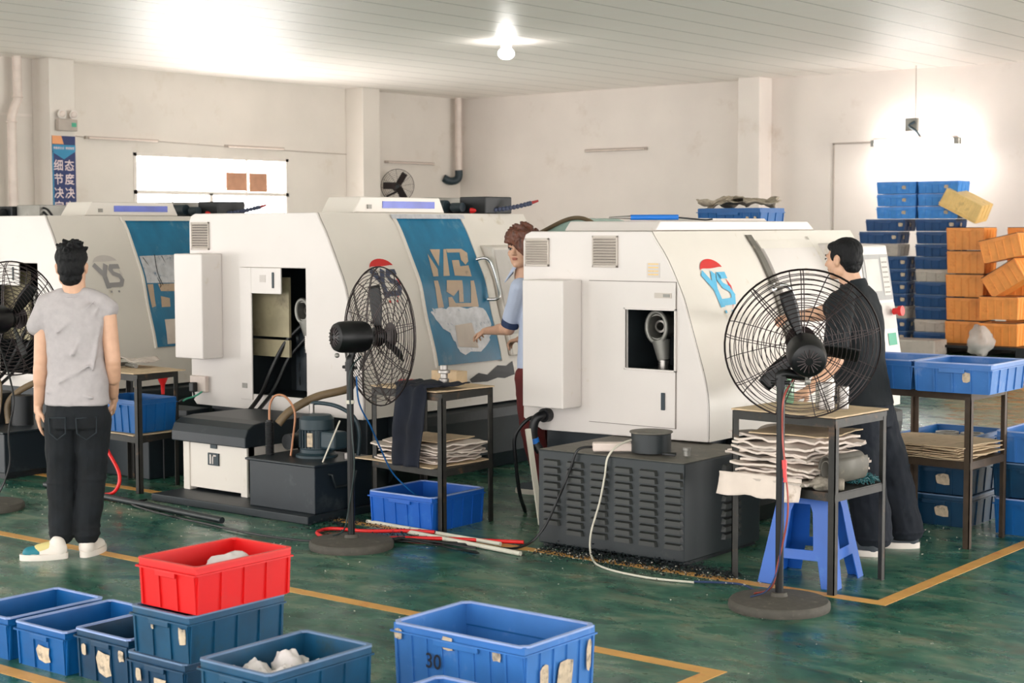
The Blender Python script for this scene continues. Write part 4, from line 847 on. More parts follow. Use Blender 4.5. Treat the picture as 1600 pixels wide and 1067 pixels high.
# ------------------------------------------------------------------ crate with newsprint behind the right machine
r = root('storage_rack', (-6.6, 11.2, 0), 'white cabinet behind the right machine, blue crate on it', 'cabinet'); part('body', MB().box(-7.0, -6.1, 11.0, 11.7, 0, 1.74), 'white_paint', r, bevel=.01, world=True)
NC = crate_proto(.58, .40, .17, 'crate_blue', 'crate_blue', [('y', .17, .08, .03, .06), ('y', .24, .07, .03, .07)], ribs=(4, 8)); place(NC, -6.57, 11.23, 1.742, 'blue crate stuffed with newspaper, behind right machine roof', first=True)
def sheet(nx, ny, sx, sy, amp, seed, z=0, jag=.0, curl=0):
    def f(u, v):
        x, y = (u-.5)*sx, (v-.5)*sy
        q = Vector((x*6+seed*7.3, y*6, seed)); n = noise.noise(q)*amp+noise.noise(q*2.7)*amp*.45
        e = max(abs(u-.5), abs(v-.5))*2
        if jag: d = 1+jag*(noise.noise(Vector((math.atan2(y, x)*2.5, seed*3.7, 0)))) if e > .9 else 1; x *= d; y *= d
        return Vector((x, y, z+n-curl*max(0, e-.75)*noise.noise(Vector((x*4, y*4, seed)))))
    return MB().grid(f, nx, ny)
for k in range(5):
    m = sheet(12, 9, .30+.04*k, .26, .05, k+11, 0, .25, .25); R = Matrix.Rotation(k*1.3, 4, 'Z')
    m.xf(Matrix.Translation((-6.76+.095*k, 11.2+.03*(k % 2), 1.955+.012*(k % 3))) @ R)
    o = single('newspaper', m, 'newsprint', 'crumpled newspaper sheet stuffed into the crate behind right machine', 'newspaper', 'newspaper in the blue crate', smooth=50)
    so = o.modifiers.new('thick', 'SOLIDIFY'); so.thickness = .002
# ------------------------------------------------------------------ work tables
def table(name, A, B, C, D, zt, zs, label, shelf=True, top='table_steel', over=.02):
    """angle-iron table: corners A near-left, B near-right, C far-right, D far-left"""
    P = [Vector(p+(0,)) for p in (A, B, C, D)]; c = sum(P, Vector())/4
    t = root(name, (c.x, c.y, 0), label, 'table')
    for p in P:
        mb = MB(); sx = 1 if p.x < c.x else -1; sy = 1 if p.y < c.y else -1
        mb.box(min(p.x, p.x+sx*.036), max(p.x, p.x+sx*.036), min(p.y, p.y+sy*.005), max(p.y, p.y+sy*.005), 0, zt-.03); mb.box(min(p.x, p.x+sx*.005), max(p.x, p.x+sx*.005), min(p.y, p.y+sy*.036), max(p.y, p.y+sy*.036), 0, zt-.03)
        part('leg', mb, top, t, world=True)
    for z, nm in ((zt-.03, 'top_rail'), (zs-.03, 'shelf_rail')):
        mb = MB()
        for i in range(4):
            a, b = P[i], P[(i+1) % 4]; mb.bar(a+Vector((0, 0, z)), b+Vector((0, 0, z)), .034, .008) if 0 else mb.add([a+Vector((0, 0, z-.018)), b+Vector((0, 0, z-.018)), b+Vector((0, 0, z+.018)), a+Vector((0, 0, z+.018))]+[q+(c-q).normalized()*.008+Vector((0, 0, h)) for q, h in ((a, z-.018), (b, z-.018), (b, z+.018), (a, z+.018)) for q in [Vector((q.x, q.y, 0))]], [(0, 1, 2, 3), (7, 6, 5, 4), (0, 4, 5, 1), (1, 5, 6, 2), (2, 6, 7, 3), (3, 7, 4, 0)])
        part(nm, mb, top, t, world=True)
    def slab(z, th, o): 
        Q = [(p-c)*(1+o)+c for p in P]; return MB().add([(q.x, q.y, z) for q in Q]+[(q.x, q.y, z+th) for q in Q], [(3, 2, 1, 0), (4, 5, 6, 7), (0, 1, 5, 4), (1, 2, 6, 5), (2, 3, 7, 6), (3, 0, 4, 7)])
    part('table_top', slab(zt-.012, .006, 0), top, t, world=True); part('shelf', slab(zs-.012, .006, -.01), top, t, world=True)
    return t, c
t3, c3 = table('work_table', (-4.13, 6.99), (-3.53, 6.93), (-3.50, 7.42), (-4.10, 7.48), .855, .50, 'angle-iron work table before right machine, behind the right fan', top='table_steel')
t2, c2 = table('work_table', (-6.67, 7.06), (-6.05, 6.99), (-6.08, 7.49), (-6.70, 7.56), .815, .375, 'angle-iron work table with dark cloth draped over, middle of the picture')
t4, c4 = table('work_table', (-4.06, 8.44), (-3.47, 8.40), (-3.45, 8.87), (-4.04, 8.92), .865, .485, 'rusty work table with two blue crates on top at right', top='table_rust')
t1, c1 = table('work_table', (-9.15, 6.88), (-8.57, 6.82), (-8.66, 7.24), (-9.18, 7.24), .80, .385, 'low work table between the standing man and cream cabinet')
def board(name, cx, cy, z, sx, sy, th, rz, mt, label, cat, group=None, amp=.004, seed=1, jag=.02):
    top = sheet(14, 10, sx, sy, amp, seed, 0, jag)
    n = len(top.v); bot = [Vector((p.x, p.y, p.z-th)) for p in top.v]; nu = 15
    ring = [i for i in range(14)]+[14+15*j for j in range(10)]+[150+14-i for i in range(14)]+[15*(10-j) for j in range(10)]
    f2 = [tuple(i+n for i in reversed(f)) for f in top.f]; top.add(bot, []); top.f += f2; top.m += [0]*len(f2)
    for i in range(len(ring)): a, b = ring[i], ring[(i+1) % len(ring)]; top.f.append((a, b, b+n, a+n)); top.m.append(0)
    top.xf(Matrix.Translation((cx, cy, z+th)) @ Matrix.Rotation(rz, 4, 'Z'))
    return single(name, top, mt, label, cat, group, smooth=35)
# cardboard covers
board('cardboard_sheet', c3.x, c3.y, .852, .60, .50, .008, radians(-4), 'cardboard', 'brown cardboard covering the work table behind right fan', 'cardboard', amp=.003, seed=2)
board('cardboard_sheet', c2.x, c2.y, .812, .58, .48, .008, radians(-6), 'cardboard', 'cardboard covering the middle work table top', 'cardboard', amp=.003, seed=3)
board('cardboard_sheet', c1.x+.03, c1.y, .797, .54, .42, .008, radians(-4), 'cardboard', 'cardboard covering the low work table at left', 'cardboard', amp=.003, seed=4)
board('cardboard_sheet', c2.x-.06, c2.y-.02, .372, .66, .50, .006, radians(-5), 'cardboard', 'cardboard on the lower shelf of the middle table', 'cardboard', amp=.003, seed=5)
board('cardboard_sheet', c1.x, c1.y, .382, .55, .40, .006, radians(-4), 'cardboard', 'cardboard on the lower shelf of the left table', 'cardboard', amp=.003, seed=6)
# piles of waste paper and board
def pile(cx, cy, z, n, sx, sy, dz, rz, mts, label, cat, group, name, amp=.007, th=.005, jit=.03, seed=0):
    for k in range(n):
        random.seed(seed*100+k)
        board(name, cx+random.uniform(-jit, jit), cy+random.uniform(-jit, jit), z+k*dz, sx*random.uniform(.92, 1.06), sy*random.uniform(.92, 1.06), th, rz+random.uniform(-.12, .12), mts[k % len(mts)], label, cat, group, amp=amp, seed=seed+k*.31, jag=.08)
pile(-3.88, 7.20, .500, 14, .44, .50, .0172, radians(-4), ['paper', 'paper_grey', 'paper'], 'crumpled paper sheet in the pile on shelf behind right fan', 'paper', 'paper sheets piled on the right table shelf', 'paper_sheet', amp=.026, th=.011, jit=.035, seed=1)
board('cardboard_sheet', -3.83, 7.20, .745, .42, .42, .006, .05, 'cardboard', 'brown cardboard lying on top of paper pile behind right fan', 'cardboard', amp=.008, seed=8)
pile(-6.36, 7.26, .388, 8, .50, .42, .0135, radians(-3), ['paper', 'paper', 'paper_grey'], 'crumpled paper sheet in the pile on middle table shelf', 'paper', 'paper sheets piled on the middle table shelf', 'paper_sheet', amp=.020, th=.008, jit=.03, seed=2)
board('cardboard_sheet', -6.36, 7.27, .505, .36, .34, .006, .1, 'cardboard', 'cardboard lying on top of paper pile on middle table', 'cardboard', amp=.005, seed=9)
pile(c4.x-.02, c4.y-.02, .480, 8, .56, .46, .0105, radians(-4), ['cardboard'], 'flat cardboard sheet in the neat pile on right table shelf', 'cardboard', 'cardboard sheets piled on the far right table', 'cardboard_sheet', amp=.006, th=.005, jit=.012, seed=3)
def hang(x, y, z, w, drop, seed, label):
    def f(u, v): 
        k = v*drop*(1+.25*noise.noise(Vector((u*4, seed, 0)))); return Vector((x+(u-.5)*w, y-.012+.008*noise.noise(Vector((u*6, v*3, seed)))-.03*v*v, z-k))
    o = single('paper_sheet', MB().grid(f, 14, 6), 'paper', label, 'paper', smooth=60); m = o.modifiers.new('t', 'SOLIDIFY'); m.thickness = .002
hang(-3.93, 6.93, .55, .46, .11, 3, 'pale paper flap hanging over front edge of right table shelf')
# crates on and below the right table
T1 = crate_proto(.45, .50, .165, 'crate_light', 'crate_rim_light', [('y', .08, .09, .05, .06)], ribs=(5, 5)); place(T1, -3.53, 8.52, .866, 'light blue crate on the right table, nearer the picture edge', first=True)
T2 = crate_proto(.45, .50, .165, 'crate_light', 'crate_rim_light', [('y', -.14, .11, .06, .05)], ribs=(5, 5)); place(T2, -3.99, 8.54, .866, 'light blue crate on the right table, half behind the worker', first=True)
gl = 'blue crates on the floor behind the right table'
L1 = crate_proto(.45, .50, .185, 'crate_dark', 'crate_rim', [('y', .05, .09, .09, .07)], ribs=(5, 5))
place(L1, -3.93, 9.22, 0, 'dark blue crate on the floor right of the worker, lowest of its stack', gl, first=True)
place(L1, -3.93, 9.23, .188, 'dark blue crate in the stack right of the worker, second from floor', gl)
L2 = crate_proto(.45, .56, .16, 'crate_blue', 'crate_blue', [], ribs=(5, 5)); place(L2, -3.93, 9.24, .376, 'blue crate holding pale rings, top of the stack behind right table', gl, first=True)
for k, (dx, dy) in enumerate(((-.08, -.12), (.08, -.10), (-.06, .06), (.09, .08))):
    single('metal_ring', MB().lathe([(.05, 0), (.07, .0), (.07, .03), (.05, .03), (.05, 0)], (-3.93+dx, 9.24+dy, .49), n=24), 'steel_dull', 'pale metal ring lying in the crate behind the right table', 'ring', 'rings in the open crate', smooth=40)
single('crate_filling', MB().box(-4.10, -3.76, 9.03, 9.45, .384, .489), 'cardboard', 'layer of board under the rings in the open crate', 'cardboard')
L3 = crate_proto(.50, .46, .21, 'crate_blue', 'crate_rim_light', [('y', .03, .10, .09, .08)], ribs=(5, 6)); place(L3, -3.30, 9.16, 0, 'bright blue crate on the floor at the right picture edge', gl, first=True)
L4 = crate_proto(.50, .46, .20, 'crate_dark', 'crate_rim', [('y', .03, .10, .09, .10)], ribs=(5, 6)); place(L4, -3.32, 9.18, .213, 'dark blue crate with pale label at the right picture edge', gl, first=True)
L5 = crate_proto(.50, .50, .18, 'crate_light', 'crate_rim_light', [], ribs=(5, 6)); place(L5, -3.30, 9.20, .416, 'light blue crate topmost at the right picture edge', gl, first=True)
# crate on the shelf of the left table, red funnel
V1 = crate_proto(.50, .36, .225, 'crate_blue', 'crate_blue', [], ribs=(5, 7)); place(V1, -8.88, 7.03, .392, 'blue crate on the shelf of the left work table', first=True)
r = root('red_funnel', (-8.97, 7.36, 0), 'red funnel on a thin dark rod behind the left table', 'funnel')
part('cup', MB().lathe([(.012, .60), (.014, .66), (.04, .72), (.043, .75)], (-8.97, 7.36, 0), n=20), 'red_plastic', r, smooth=40, world=True); part('rod', MB().cyl((-8.97, 7.36, 0), (-8.97, 7.36, .61), .008), 'base_black', r, smooth=40, world=True)
# red air hose at left
r = root('air_hose', (-8.7, 6.72, 0), 'red air hose looping from the left table to the floor', 'hose')
part('hose', MB().tube([(-8.98, 6.79, .78), (-8.92, 6.74, .6), (-8.86, 6.70, .45), (-8.72, 6.68, .30), (-8.58, 6.66, .17), (-8.56, 6.64, .08), (-8.62, 6.62, .022), (-8.76, 6.60, .016), (-8.86, 6.64, .016)], .012, 8, sm=6), 'red_plastic', r, smooth=60, world=True)
part('nozzle', MB().tube([(-8.86, 6.64, .016), (-8.92, 6.68, .02), (-9.0, 6.70, .03), (-9.03, 6.69, .012)], .010, 8, sm=3), 'steel', r, smooth=60, world=True)
single('floor_pipe', MB().cyl((-9.3, 6.60, .022), (-7.3, 6.42, .022), .02, n=12), 'slate', 'dark pipe lying on the floor before the cream cabinet', 'pipe', smooth=40)
# ------------------------------------------------------------------ tools and workpieces
def pieces(cx, cy, z, n, spread, seed, label, group, mt='steel_dull'):
    random.seed(seed)
    for k in range(n):
        a = random.uniform(0, pi); x = cx+random.uniform(-spread, spread); y = cy+random.uniform(-spread*.5, spread*.5)
        d = Vector((cos(a), sin(a), 0))*random.uniform(.03, .07); rr = random.uniform(.010, .02)
        single('metal_piece', MB().cyl(Vector((x, y, z+rr))-d, Vector((x, y, z+rr))+d, rr, rr*random.uniform(.6, 1.2), 10), mt, label, 'metal part', group, smooth=40)
pieces(c1.x-.12, c1.y, .806, 8, .13, 4, 'small turned metal piece among cloth on the left table', 'metal pieces on the left table')
m = sheet(16, 12, .30, .18, .04, 21, .04, .1).xf(Matrix.Translation((c1.x-.10, c1.y+.12, .815))); o = single('cloth_rag', m, 'paper_grey', 'grey rag crumpled on the left work table', 'rag', smooth=60); o.modifiers.new('t', 'SOLIDIFY').thickness = .004
# steel cylinder, green bottle, hidden bits on the right table
r = root('steel_workpiece', (-3.70, 7.20, .862), 'bundle of bright steel cylinders on the table behind right fan', 'workpiece')
for dx, dy, h, rr in ((0, 0, .13, .045), (.06, .06, .11, .03), (-.055, .05, .12, .028)): part('cylinder', MB().lathe([(rr, 0), (rr, h*.3), (rr*.9, h*.32), (rr*.9, h*.5), (rr, h*.52), (rr, h), (rr*.5, h), (rr*.5, h-.02)], (-3.73+dx, 7.22+dy, .862), n=28), 'steel', r, smooth=30, world=True)
r = root('plastic_bottle', (-4.0, 7.3, .862), 'squat clear green plastic bottle behind the right fan', 'bottle')
part('body', MB().lathe([(.04, 0), (.045, .01), (.045, .10), (.03, .13), (.016, .145), (.016, .16)], (-4.02, 7.33, .862), n=24), 'bottle_green', r, smooth=50, world=True); part('cap', MB().cyl((-4.02, 7.33, 1.022), (-4.02, 7.33, 1.045), .019), 'sign_green', r, smooth=40, world=True)
r = root('steel_coupling', (-6.25, 7.28, .825), 'bright turned steel coupling standing on the dark cloth', 'workpiece')
part('body', MB().lathe([(.030, 0), (.030, .035), (.022, .04), (.022, .065), (.037, .07), (.037, .085), (.024, .09), (.024, .115), (.012, .115), (.012, .09)], (-6.25, 7.24, .835), n=28), 'steel', r, smooth=30, world=True)
r = root('tool_box', (-6.42, 7.42, .82), 'small open pale box on the middle table behind the cloth', 'box')
mb = MB(); mb.plate([(-.10, -.05), (.10, -.05), (.10, .05), (-.10, .05)], [[(-.09, -.042), (.09, -.042), (.09, .042), (-.09, .042)]], lambda u, v, t: (-6.38+u, 7.44+v, .822+t), .075); mb.box(-6.48, -6.28, 7.39, 7.49, .820, .824); part('box', mb, 'cardboard', r, world=True)
pieces(-6.57, 7.30, .822, 3, .06, 9, 'short metal rod on the middle table beside the pale box', 'metal rods on the middle table', 'oxblood')
# dark overalls draped over the middle table
def drape():
    def f(u, v):   # v: along the cloth, from the table out over the front edge and down
        s = v*.76-.28; w = .30 if s < 0 else .23+.02*sin(s*8)
        x = -6.30+(u-.5)*w*(1.5 if s < -.1 else 1)+.02*sin(v*5); fold = .012*sin(u*14+v*3)+.010*noise.noise(Vector((u*6, v*8, 1)))
        if s < 0: return Vector((x, 6.995-s*1.0, .838+abs(fold)*1.3+.015*max(0, -s)))
        if s < .03: return Vector((x, 6.985-.3*s, .838-s*.4+abs(fold)))
        return Vector((x, 6.972+fold, .83-(s-.02)))
    return MB().grid(f, 26, 44)
o = single('draped_overalls', drape(), 'navy_cloth', 'dark navy cloth hanging over the front of the middle table', 'clothing', smooth=60); o.modifiers.new('t', 'SOLIDIFY').thickness = .006
# gloves, rolled cloth, chips on the right table's shelf
def glove(cx, cy, z, rz, s, label):
    t = root('work_glove', (cx, cy, z), label, 'glove', 'knitted gloves on the right table shelf', rz=rz); q = MB()
    q.cap((-.06*s, 0, .018), (.02*s, 0, .02), .028*s, .036*s)
    for k in range(4): a = (k-1.5)*.28; q.cap((.04*s, (k-1.5)*.018*s, .02), (.04*s+.06*s*cos(a), (k-1.5)*.018*s+.06*s*sin(a), .012), .011*s, .009*s, 10)
    q.cap((-.01*s, .02*s, .018), (.03*s, .06*s, .012), .013*s, .010*s, 10)
    o = part('body', q, 'glove_grey', t); m = o.modifiers.new('r', 'REMESH'); m.mode = 'VOXEL'; m.voxel_size = .005; m.use_smooth_shade = True; o.modifiers.new('s', 'SMOOTH').iterations = 3
    part('cuff', MB().lathe([(.026*s, 0), (.030*s, .01), (.028*s, .04), (.03*s, .05)], (-.10*s, 0, .02), (1, 0, 0), 18), 'glove_grey', t, smooth=60)
glove(-3.62, 6.98, .508, radians(200), 1.0, 'grey knitted glove lying on front edge of right table shelf')
glove(-3.66, 7.06, .515, radians(150), .95, 'grey knitted glove behind the other glove on right table shelf')
def spiral(): 
    P = []
    for i in range(60): a = i/59*4.2*pi; r_ = .024+.0040*i/59*8; P.append((r_*cos(a)*1.0, r_*sin(a)*1.5))
    mb = MB(); n = len(P); vs = [(p[0], y, p[1]) for y in (-.14, .14) for p in P]; mb.add(vs, [(i, i+1, n+i+1, n+i) for i in range(n-1)]); return mb
m = spiral().xf(Matrix.Translation((-3.59, 7.13, .597)) @ Matrix.Rotation(radians(-8), 4, 'Z')); o = single('rolled_mat', m, 'slate_dusty', 'rolled grey mat standing in front of the paper pile', 'mat', smooth=60); o.modifiers.new('t', 'SOLIDIFY').thickness = .006
random.seed(5); mb = MB()
for k in range(240):
    a = random.uniform(0, 2*pi); rr = .10*sqrt(random.random()); x, y = -3.58+rr*cos(a)*.8, 7.30+rr*sin(a); z = .508+random.random()*.06*(1-rr/.11)
    p = Vector((x, y, z)); d = Vector((random.uniform(-1, 1), random.uniform(-1, 1), random.uniform(-.5, .8))).normalized()*.018; mb.tube([p-d, p+Vector((0, 0, .008)), p+d], .0022, 4)
mb.v = [Vector((p.x, p.y, max(p.z, .502))) for p in mb.v]
single('metal_shavings', mb, 'teal_chips', 'heap of dark teal metal curls on right table shelf', 'shavings', kind='stuff')
# ------------------------------------------------------------------ blue plastic stool
def stool():
    cx, cy = -3.80, 7.21; t = root('plastic_stool', (cx, cy, 0), 'blue plastic stool under the right work table', 'stool'); h = .455; at, ab = .125, .205
    mb = MB(); mb.prism([(-at, -at+.03), (-at+.03, -at), (at-.03, -at), (at, -at+.03), (at, at-.03), (at-.03, at), (-at+.03, at), (-at, at-.03)], 2, h-.03, h); part('seat', mb, 'stool_blue', t, bevel=.01)
    def side(u, w, k):   # point on leg plane k: u across, w height
        e = at+(ab-at)*(1-w/h); uu = u*e; n = e
        return [(uu, -n, w), (n, uu, w), (-uu, n, w), (-n, -uu, w)][k]
    for k in range(4):
        outer = [(-1, 0), (-.62, 0), (-.56, .1), (-.54, .13), (.54, .13), (.56, .1), (.62, 0), (1, 0), (1, h-.01), (-1, h-.01)]
        hole = [(-.42, .18), (.42, .18), (.40, .36), (.30, .40), (-.30, .40), (-.40, .36)]
        mb = MB(); c = Vector((0, 0, 0)); mb.plate(outer, [hole], lambda u, w, q, k=k: Vector(side(u, w, k))*(1-q) + Vector((0, 0, q*side(u, w, k)[2])), .03)
        part('leg_frame', mb, 'stool_blue', t, bevel=.003)
    t.rotation_euler.z = radians(8); return t
stool()
# ------------------------------------------------------------------ pedestal fans
def fan(base, hub, axis, R, motor_off, label, pole_h, face_tilt=0, n_rings=15, blade_ph=0, extra=True):
    """motor sits behind the cage, axis is the way the air blows"""
    t = root('pedestal_fan', base, label, 'fan'); b = Vector(base); hub = Vector(hub); ax = Vector(axis).normalized()
    up = (Vector((0, 0, 1))-ax*ax.z).normalized(); rt = ax.cross(up)
    part('base', MB().lathe([(.232, 0), (.236, .012), (.234, .032), (.225, .042), (.12, .052), (.04, .058), (.035, .075)], b, n=48), 'fan_base', t, smooth=40, world=True)
    p = part('pole', MB().cyl(b+Vector((0, 0, .05)), b+Vector((0, 0, pole_h)), .019, n=20), 'fan_black', t, smooth=40, world=True)
    part('clamp', MB().cyl(b+Vector((0, 0, pole_h-.02)), b+Vector((0, 0, pole_h+.03)), .026, n=16).cyl(b+Vector((-.05, 0, pole_h)), b+Vector((.05, 0, pole_h)), .009), 'fan_black', t, smooth=40, world=True)
    back = hub-ax*.22
    prof = [(.01, 0), (.05, .0), (.075, .012), (.085, .035), (.088, .08), (.088, .17), (.078, .20), (.03, .215)]
    mo = part('motor', MB().lathe(prof, back, ax, 32), 'fan_black', t, smooth=40, world=True)
    mb = MB()
    for i in range(16): a = 2*pi*i/16; d = rt*cos(a)+up*sin(a); mb.bar(back-ax*.004+d*.018, back-ax*.002+d*.055, .005, .004)
    part('cooling_slots', mb, 'fan_wire', mo, world=True)
    mb = MB(); mb.tube([b+Vector((0, 0, pole_h)), b+Vector((0, 0, pole_h+.04)), back+ax*.11-up*.10, back+ax*.11-up*.07], .022, 10, sm=4); part('yoke', mb, 'fan_black', t, smooth=50, world=True)
    mb = MB(); mb.cyl(back+ax*.09-up*.08, back+ax*.09-up*.14, .006); mb.ell(back+ax*.02-up*.10, (.014, .014, .014)); part('knob', mb, 'steel_dull', t, smooth=50, world=True)
    # cage: rear and front domes of rings with radial spokes
    C0 = hub+ax*.06; D = .075
    def dome(f, s): return C0+ax*s*D*(1-f*f)**.5*1.0 if f < 1 else C0
    for s, nm in ((-1, 'rear_guard'), (1, 'front_guard')):
        mb = MB(); n_rings = 14 if s < 0 else 11
        for i in range(n_rings):
            f = .26+.74*i/(n_rings-1); mb.ring(dome(f, s), ax, R*f, .0021 if i < n_rings-1 else .0048, 56, 4)
        for i in range(12 if s > 0 else 9):
            a = 2*pi*i/(12 if s > 0 else 9)+.2; d = rt*cos(a)+up*sin(a); pts = [dome(f, s)+d*R*f for f in (.2, .4, .6, .8, .93, 1)]
            mb.tube(pts, .0026, 4)
            if s < 0: q = d.cross(ax)*.012; mb.tube([x+q for x in pts], .0026, 4)
        part(nm, mb, 'fan_wire', t, smooth=60, world=True)
    if True:
        part('badge', MB().lathe([(R*.2, 0), (R*.18, .006), (.01, .008)], dome(.2, 1), ax, 24), 'fan_wire', t, smooth=40, world=True)
    bl = part('blade_hub', MB().lathe([(.05, -.03), (.06, 0), (.04, .03), (.01, .035)], C0, ax, 24), 'fan_black', t, smooth=40, world=True)
    for k in range(3):
        a = 2*pi*k/3+blade_ph; d = rt*cos(a)+up*sin(a); q = ax.cross(d)
        def f(u, v): 
            rr = .05+u*(R*.86-.05); w = (.026+.018*sin(u*2.6)); tw = radians(64-20*u); c = (v-.5)*2*w
            return C0+d*(rr*.86)+q*c*cos(tw)*1.25+ax*c*sin(tw)*.55
        o = part('blade', MB().grid(f, 12, 5), 'fan_black', t, smooth=60, world=True); o.modifiers.new('t', 'SOLIDIFY').thickness = .004
    return t
fR = fan((-3.62, 6.56, 0), (-3.585, 6.71, 1.20), (-.55, .80, .20), .362, .1, 'black pedestal fan at right, seen from behind its motor', 1.05, blade_ph=1.9)
fL = fan((-6.19, 6.38, 0), (-6.155, 6.50, 1.165), (.30, .95, -.02), .385, .1, 'black pedestal fan at centre-left, cage seen from the side', 1.0, blade_ph=1.75)
fO = fan((-8.88, 5.86, 0), (-8.80, 5.98, 1.20), (-.35, .93, .0), .36, .1, 'black pedestal fan cut off by the left picture edge', 1.02, blade_ph=.9)
for t, s, bx in ((fR, 1, (-3.62, 6.56)), (fL, 0, (-6.19, 6.38))):
    x, y = bx
    part('power_cable', MB().tube([(x+.03, y+.06, 1.06), (x+.03, y-.03, .98), (x+.022, y-.022, .8), (x+.05, y-.04, .65), (x+.06, y-.035, .45), (x+.01, y-.03, .22), (x-.02, y-.04, .10), (x-.12, y-.02, .055)], .0045, 6, sm=6), 'copper' if s else 'dark_green_cord', t, smooth=60, world=True)
part('power_cable', MB().tube([(-3.57, 6.50, .62), (-3.585, 6.515, .4), (-3.61, 6.53, .2), (-3.65, 6.5, .09), (-3.72, 6.47, .055)], .004, 6, sm=6), 'cuff_navy', fR, smooth=60, world=True)
part('cable_joint', MB().cyl((-3.575, 6.515, .70), (-3.57, 6.51, .66), .012).cyl((-3.57, 6.51, .66), (-3.565, 6.505, .60), .009), 'red_plastic', fR, smooth=40, world=True)
part('zip_tie', MB().cyl((-6.19, 6.38, .80), (-6.19, 6.38, .82), .023), 'white_cord', fL, smooth=40, world=True)
single('extension_cord', MB().tube([(-8.83, 5.96, 1.02), (-8.66, 5.93, .72), (-8.68, 5.9, .5), (-8.62, 5.86, .3), (-8.66, 5.78, .1), (-8.72, 5.66, .01), (-8.9, 5.5, .01)], .006, 6, sm=6), 'black_rubber', 'thin cable hanging from the fan at the left edge', 'cord', smooth=60)
# distant wall fan
r = root('wall_fan', (XW+.1, 21.9, 2.52), 'distant wall fan with dark motor beside the rear left pillar', 'fan'); cc = Vector((XW+.42, 21.75, 2.53)); ax = Vector((.75, -.6, -.1)).normalized()
mb = MB()
for i in range(8): f = .25+.75*i/7; mb.ring(cc+ax*.07*(1-f*f), ax, .30*f, .003 if i < 7 else .006, 36, 4)
a0 = ax.orthogonal().normalized(); b0 = ax.cross(a0)
for i in range(12): a = 2*pi*i/12; d = a0*cos(a)+b0*sin(a); mb.tube([cc+ax*.07+d*.06, cc+ax*.04+d*.2, cc+d*.3], .003, 4)
part('guard', mb, 'fan_wire', r, world=True); part('motor', MB().lathe([(.02, 0), (.08, .02), (.09, .1), (.05, .16)], cc-ax*.18-Vector((0, 0, .03)), ax, 20), 'fan_black', r, smooth=50, world=True)
part('bracket', MB().tube([cc-ax*.1, cc-ax*.15-Vector((0, 0, .12)), (XW+.02, 21.9, 2.35)], .02, 8), 'fan_black', r, smooth=50, world=True)
for k in range(3):
    a = 2*pi*k/3+.4; d = a0*cos(a)+b0*sin(a); q = ax.cross(d); o = part('blade', MB().grid(lambda u, v: cc+d*(.04+u*.22)+q*(v-.5)*.12+ax*(v-.5)*.05, 4, 2), 'fan_wire', r, world=True); o.modifiers.new('t', 'SOLIDIFY').thickness = .003
# ------------------------------------------------------------------ hoses and pipes on the floor in the middle
single('air_hose', MB().tube([(-6.42, 6.42, .014), (-6.60, 6.52, .014), (-6.62, 6.66, .014), (-6.40, 6.72, .016), (-6.22, 6.84, .02), (-6.05, 6.92, .02)], .011, 8, sm=8), 'red_plastic', 'loop of orange-red hose on the floor round the left fan base', 'hose', smooth=60)
single('air_hose', MB().tube([(-6.42, 6.42, .014), (-6.15, 6.66, .014), (-5.95, 6.80, .014), (-5.7, 6.92, .014), (-5.48, 7.02, .014)], .011, 8, sm=8), 'red_plastic', 'bright red hose on the floor running to the louvred cabinet', 'hose', smooth=60)
single('plastic_pipe', MB().cyl((-6.20, 6.86, .014), (-5.30, 6.76, .014), .013), 'white_cord', 'cream plastic pipe on the floor before the louvred cabinet', 'pipe', smooth=40)
single('plastic_pipe', MB().cyl((-6.62, 6.96, .014), (-5.55, 6.90, .014), .012), 'white_cord', 'second cream pipe on floor, behind the first and by the blue crate', 'pipe', smooth=40)
single('blue_hose', MB().tube([(-6.16, 6.40, .95), (-6.17, 6.43, .80), (-6.20, 6.55, .66), (-6.27, 6.70, .52), (-6.30, 6.83, .36), (-6.28, 6.93, .26), (-6.26, 7.0, .20)], .0045, 6, sm=8), 'crate_blue', 'thin blue air tube sagging from left fan to the blue crate', 'hose', smooth=60)
random.seed(11)
for k in range(3):
    P = [(-6.2+.25*k*.3+random.uniform(-.1, .1), 6.62+random.uniform(-.08, .08), .01) for _ in range(6)]; P.sort()
    single('extension_cord', MB().tube([Vector(p)+Vector((0, 0, .008*k)) for p in P]+[(-5.7+.1*k, 6.85-.1*k, .01)], .006, 6, sm=6), 'black_rubber', 'black cord tangled on the floor between left fan and blue crate', 'cord', 'tangled cords by the left fan', smooth=60)
single('extension_cord', MB().tube([(-8.30, 6.66, .012), (-8.25, 6.5, .012), (-7.9, 6.40, .012), (-7.4, 6.33, .012), (-6.9, 6.28, .012), (-6.55, 6.30, .012), (-6.42, 6.36, .012)], .007, 6, sm=8), 'black_rubber', 'long black cord on the floor in front of the metal skid', 'cord', smooth=60)
# swarf: too many to count
def swarf(name, n, fn, s, mt, label, seed):
    random.seed(seed); mb = MB()
    for _ in range(n):
        x, y, z = fn(); a = random.uniform(0, pi); l = s*random.uniform(.5, 1.6); d = Vector((cos(a), sin(a), random.uniform(0, .6)))*l; q = Vector((-sin(a), cos(a), .3))*l*.4
        p = Vector((x, y, z+.002)); mb.add([p, p+d, p+d+q, p+q*1.2+Vector((0, 0, l*.5))], [(0, 1, 2, 3)])
    single(name, mb, mt, label, 'swarf', kind='stuff')
g = random.gauss
swarf('metal_swarf', 260, lambda: (random.uniform(-9.6, -6.4), 6.35+abs(g(0, .18))*random.choice((-1, 1)), 0), .006, 'chips', 'bright metal chips scattered along the floor before the machines', 1)
swarf('metal_swarf', 2600, lambda: (random.uniform(-5.3, -4.1), 7.0-abs(g(0, .10))+.05, abs(g(0, .012))), .010, 'chips_dark', 'dark heap of oily swarf under the louvred cabinet edge', 2)
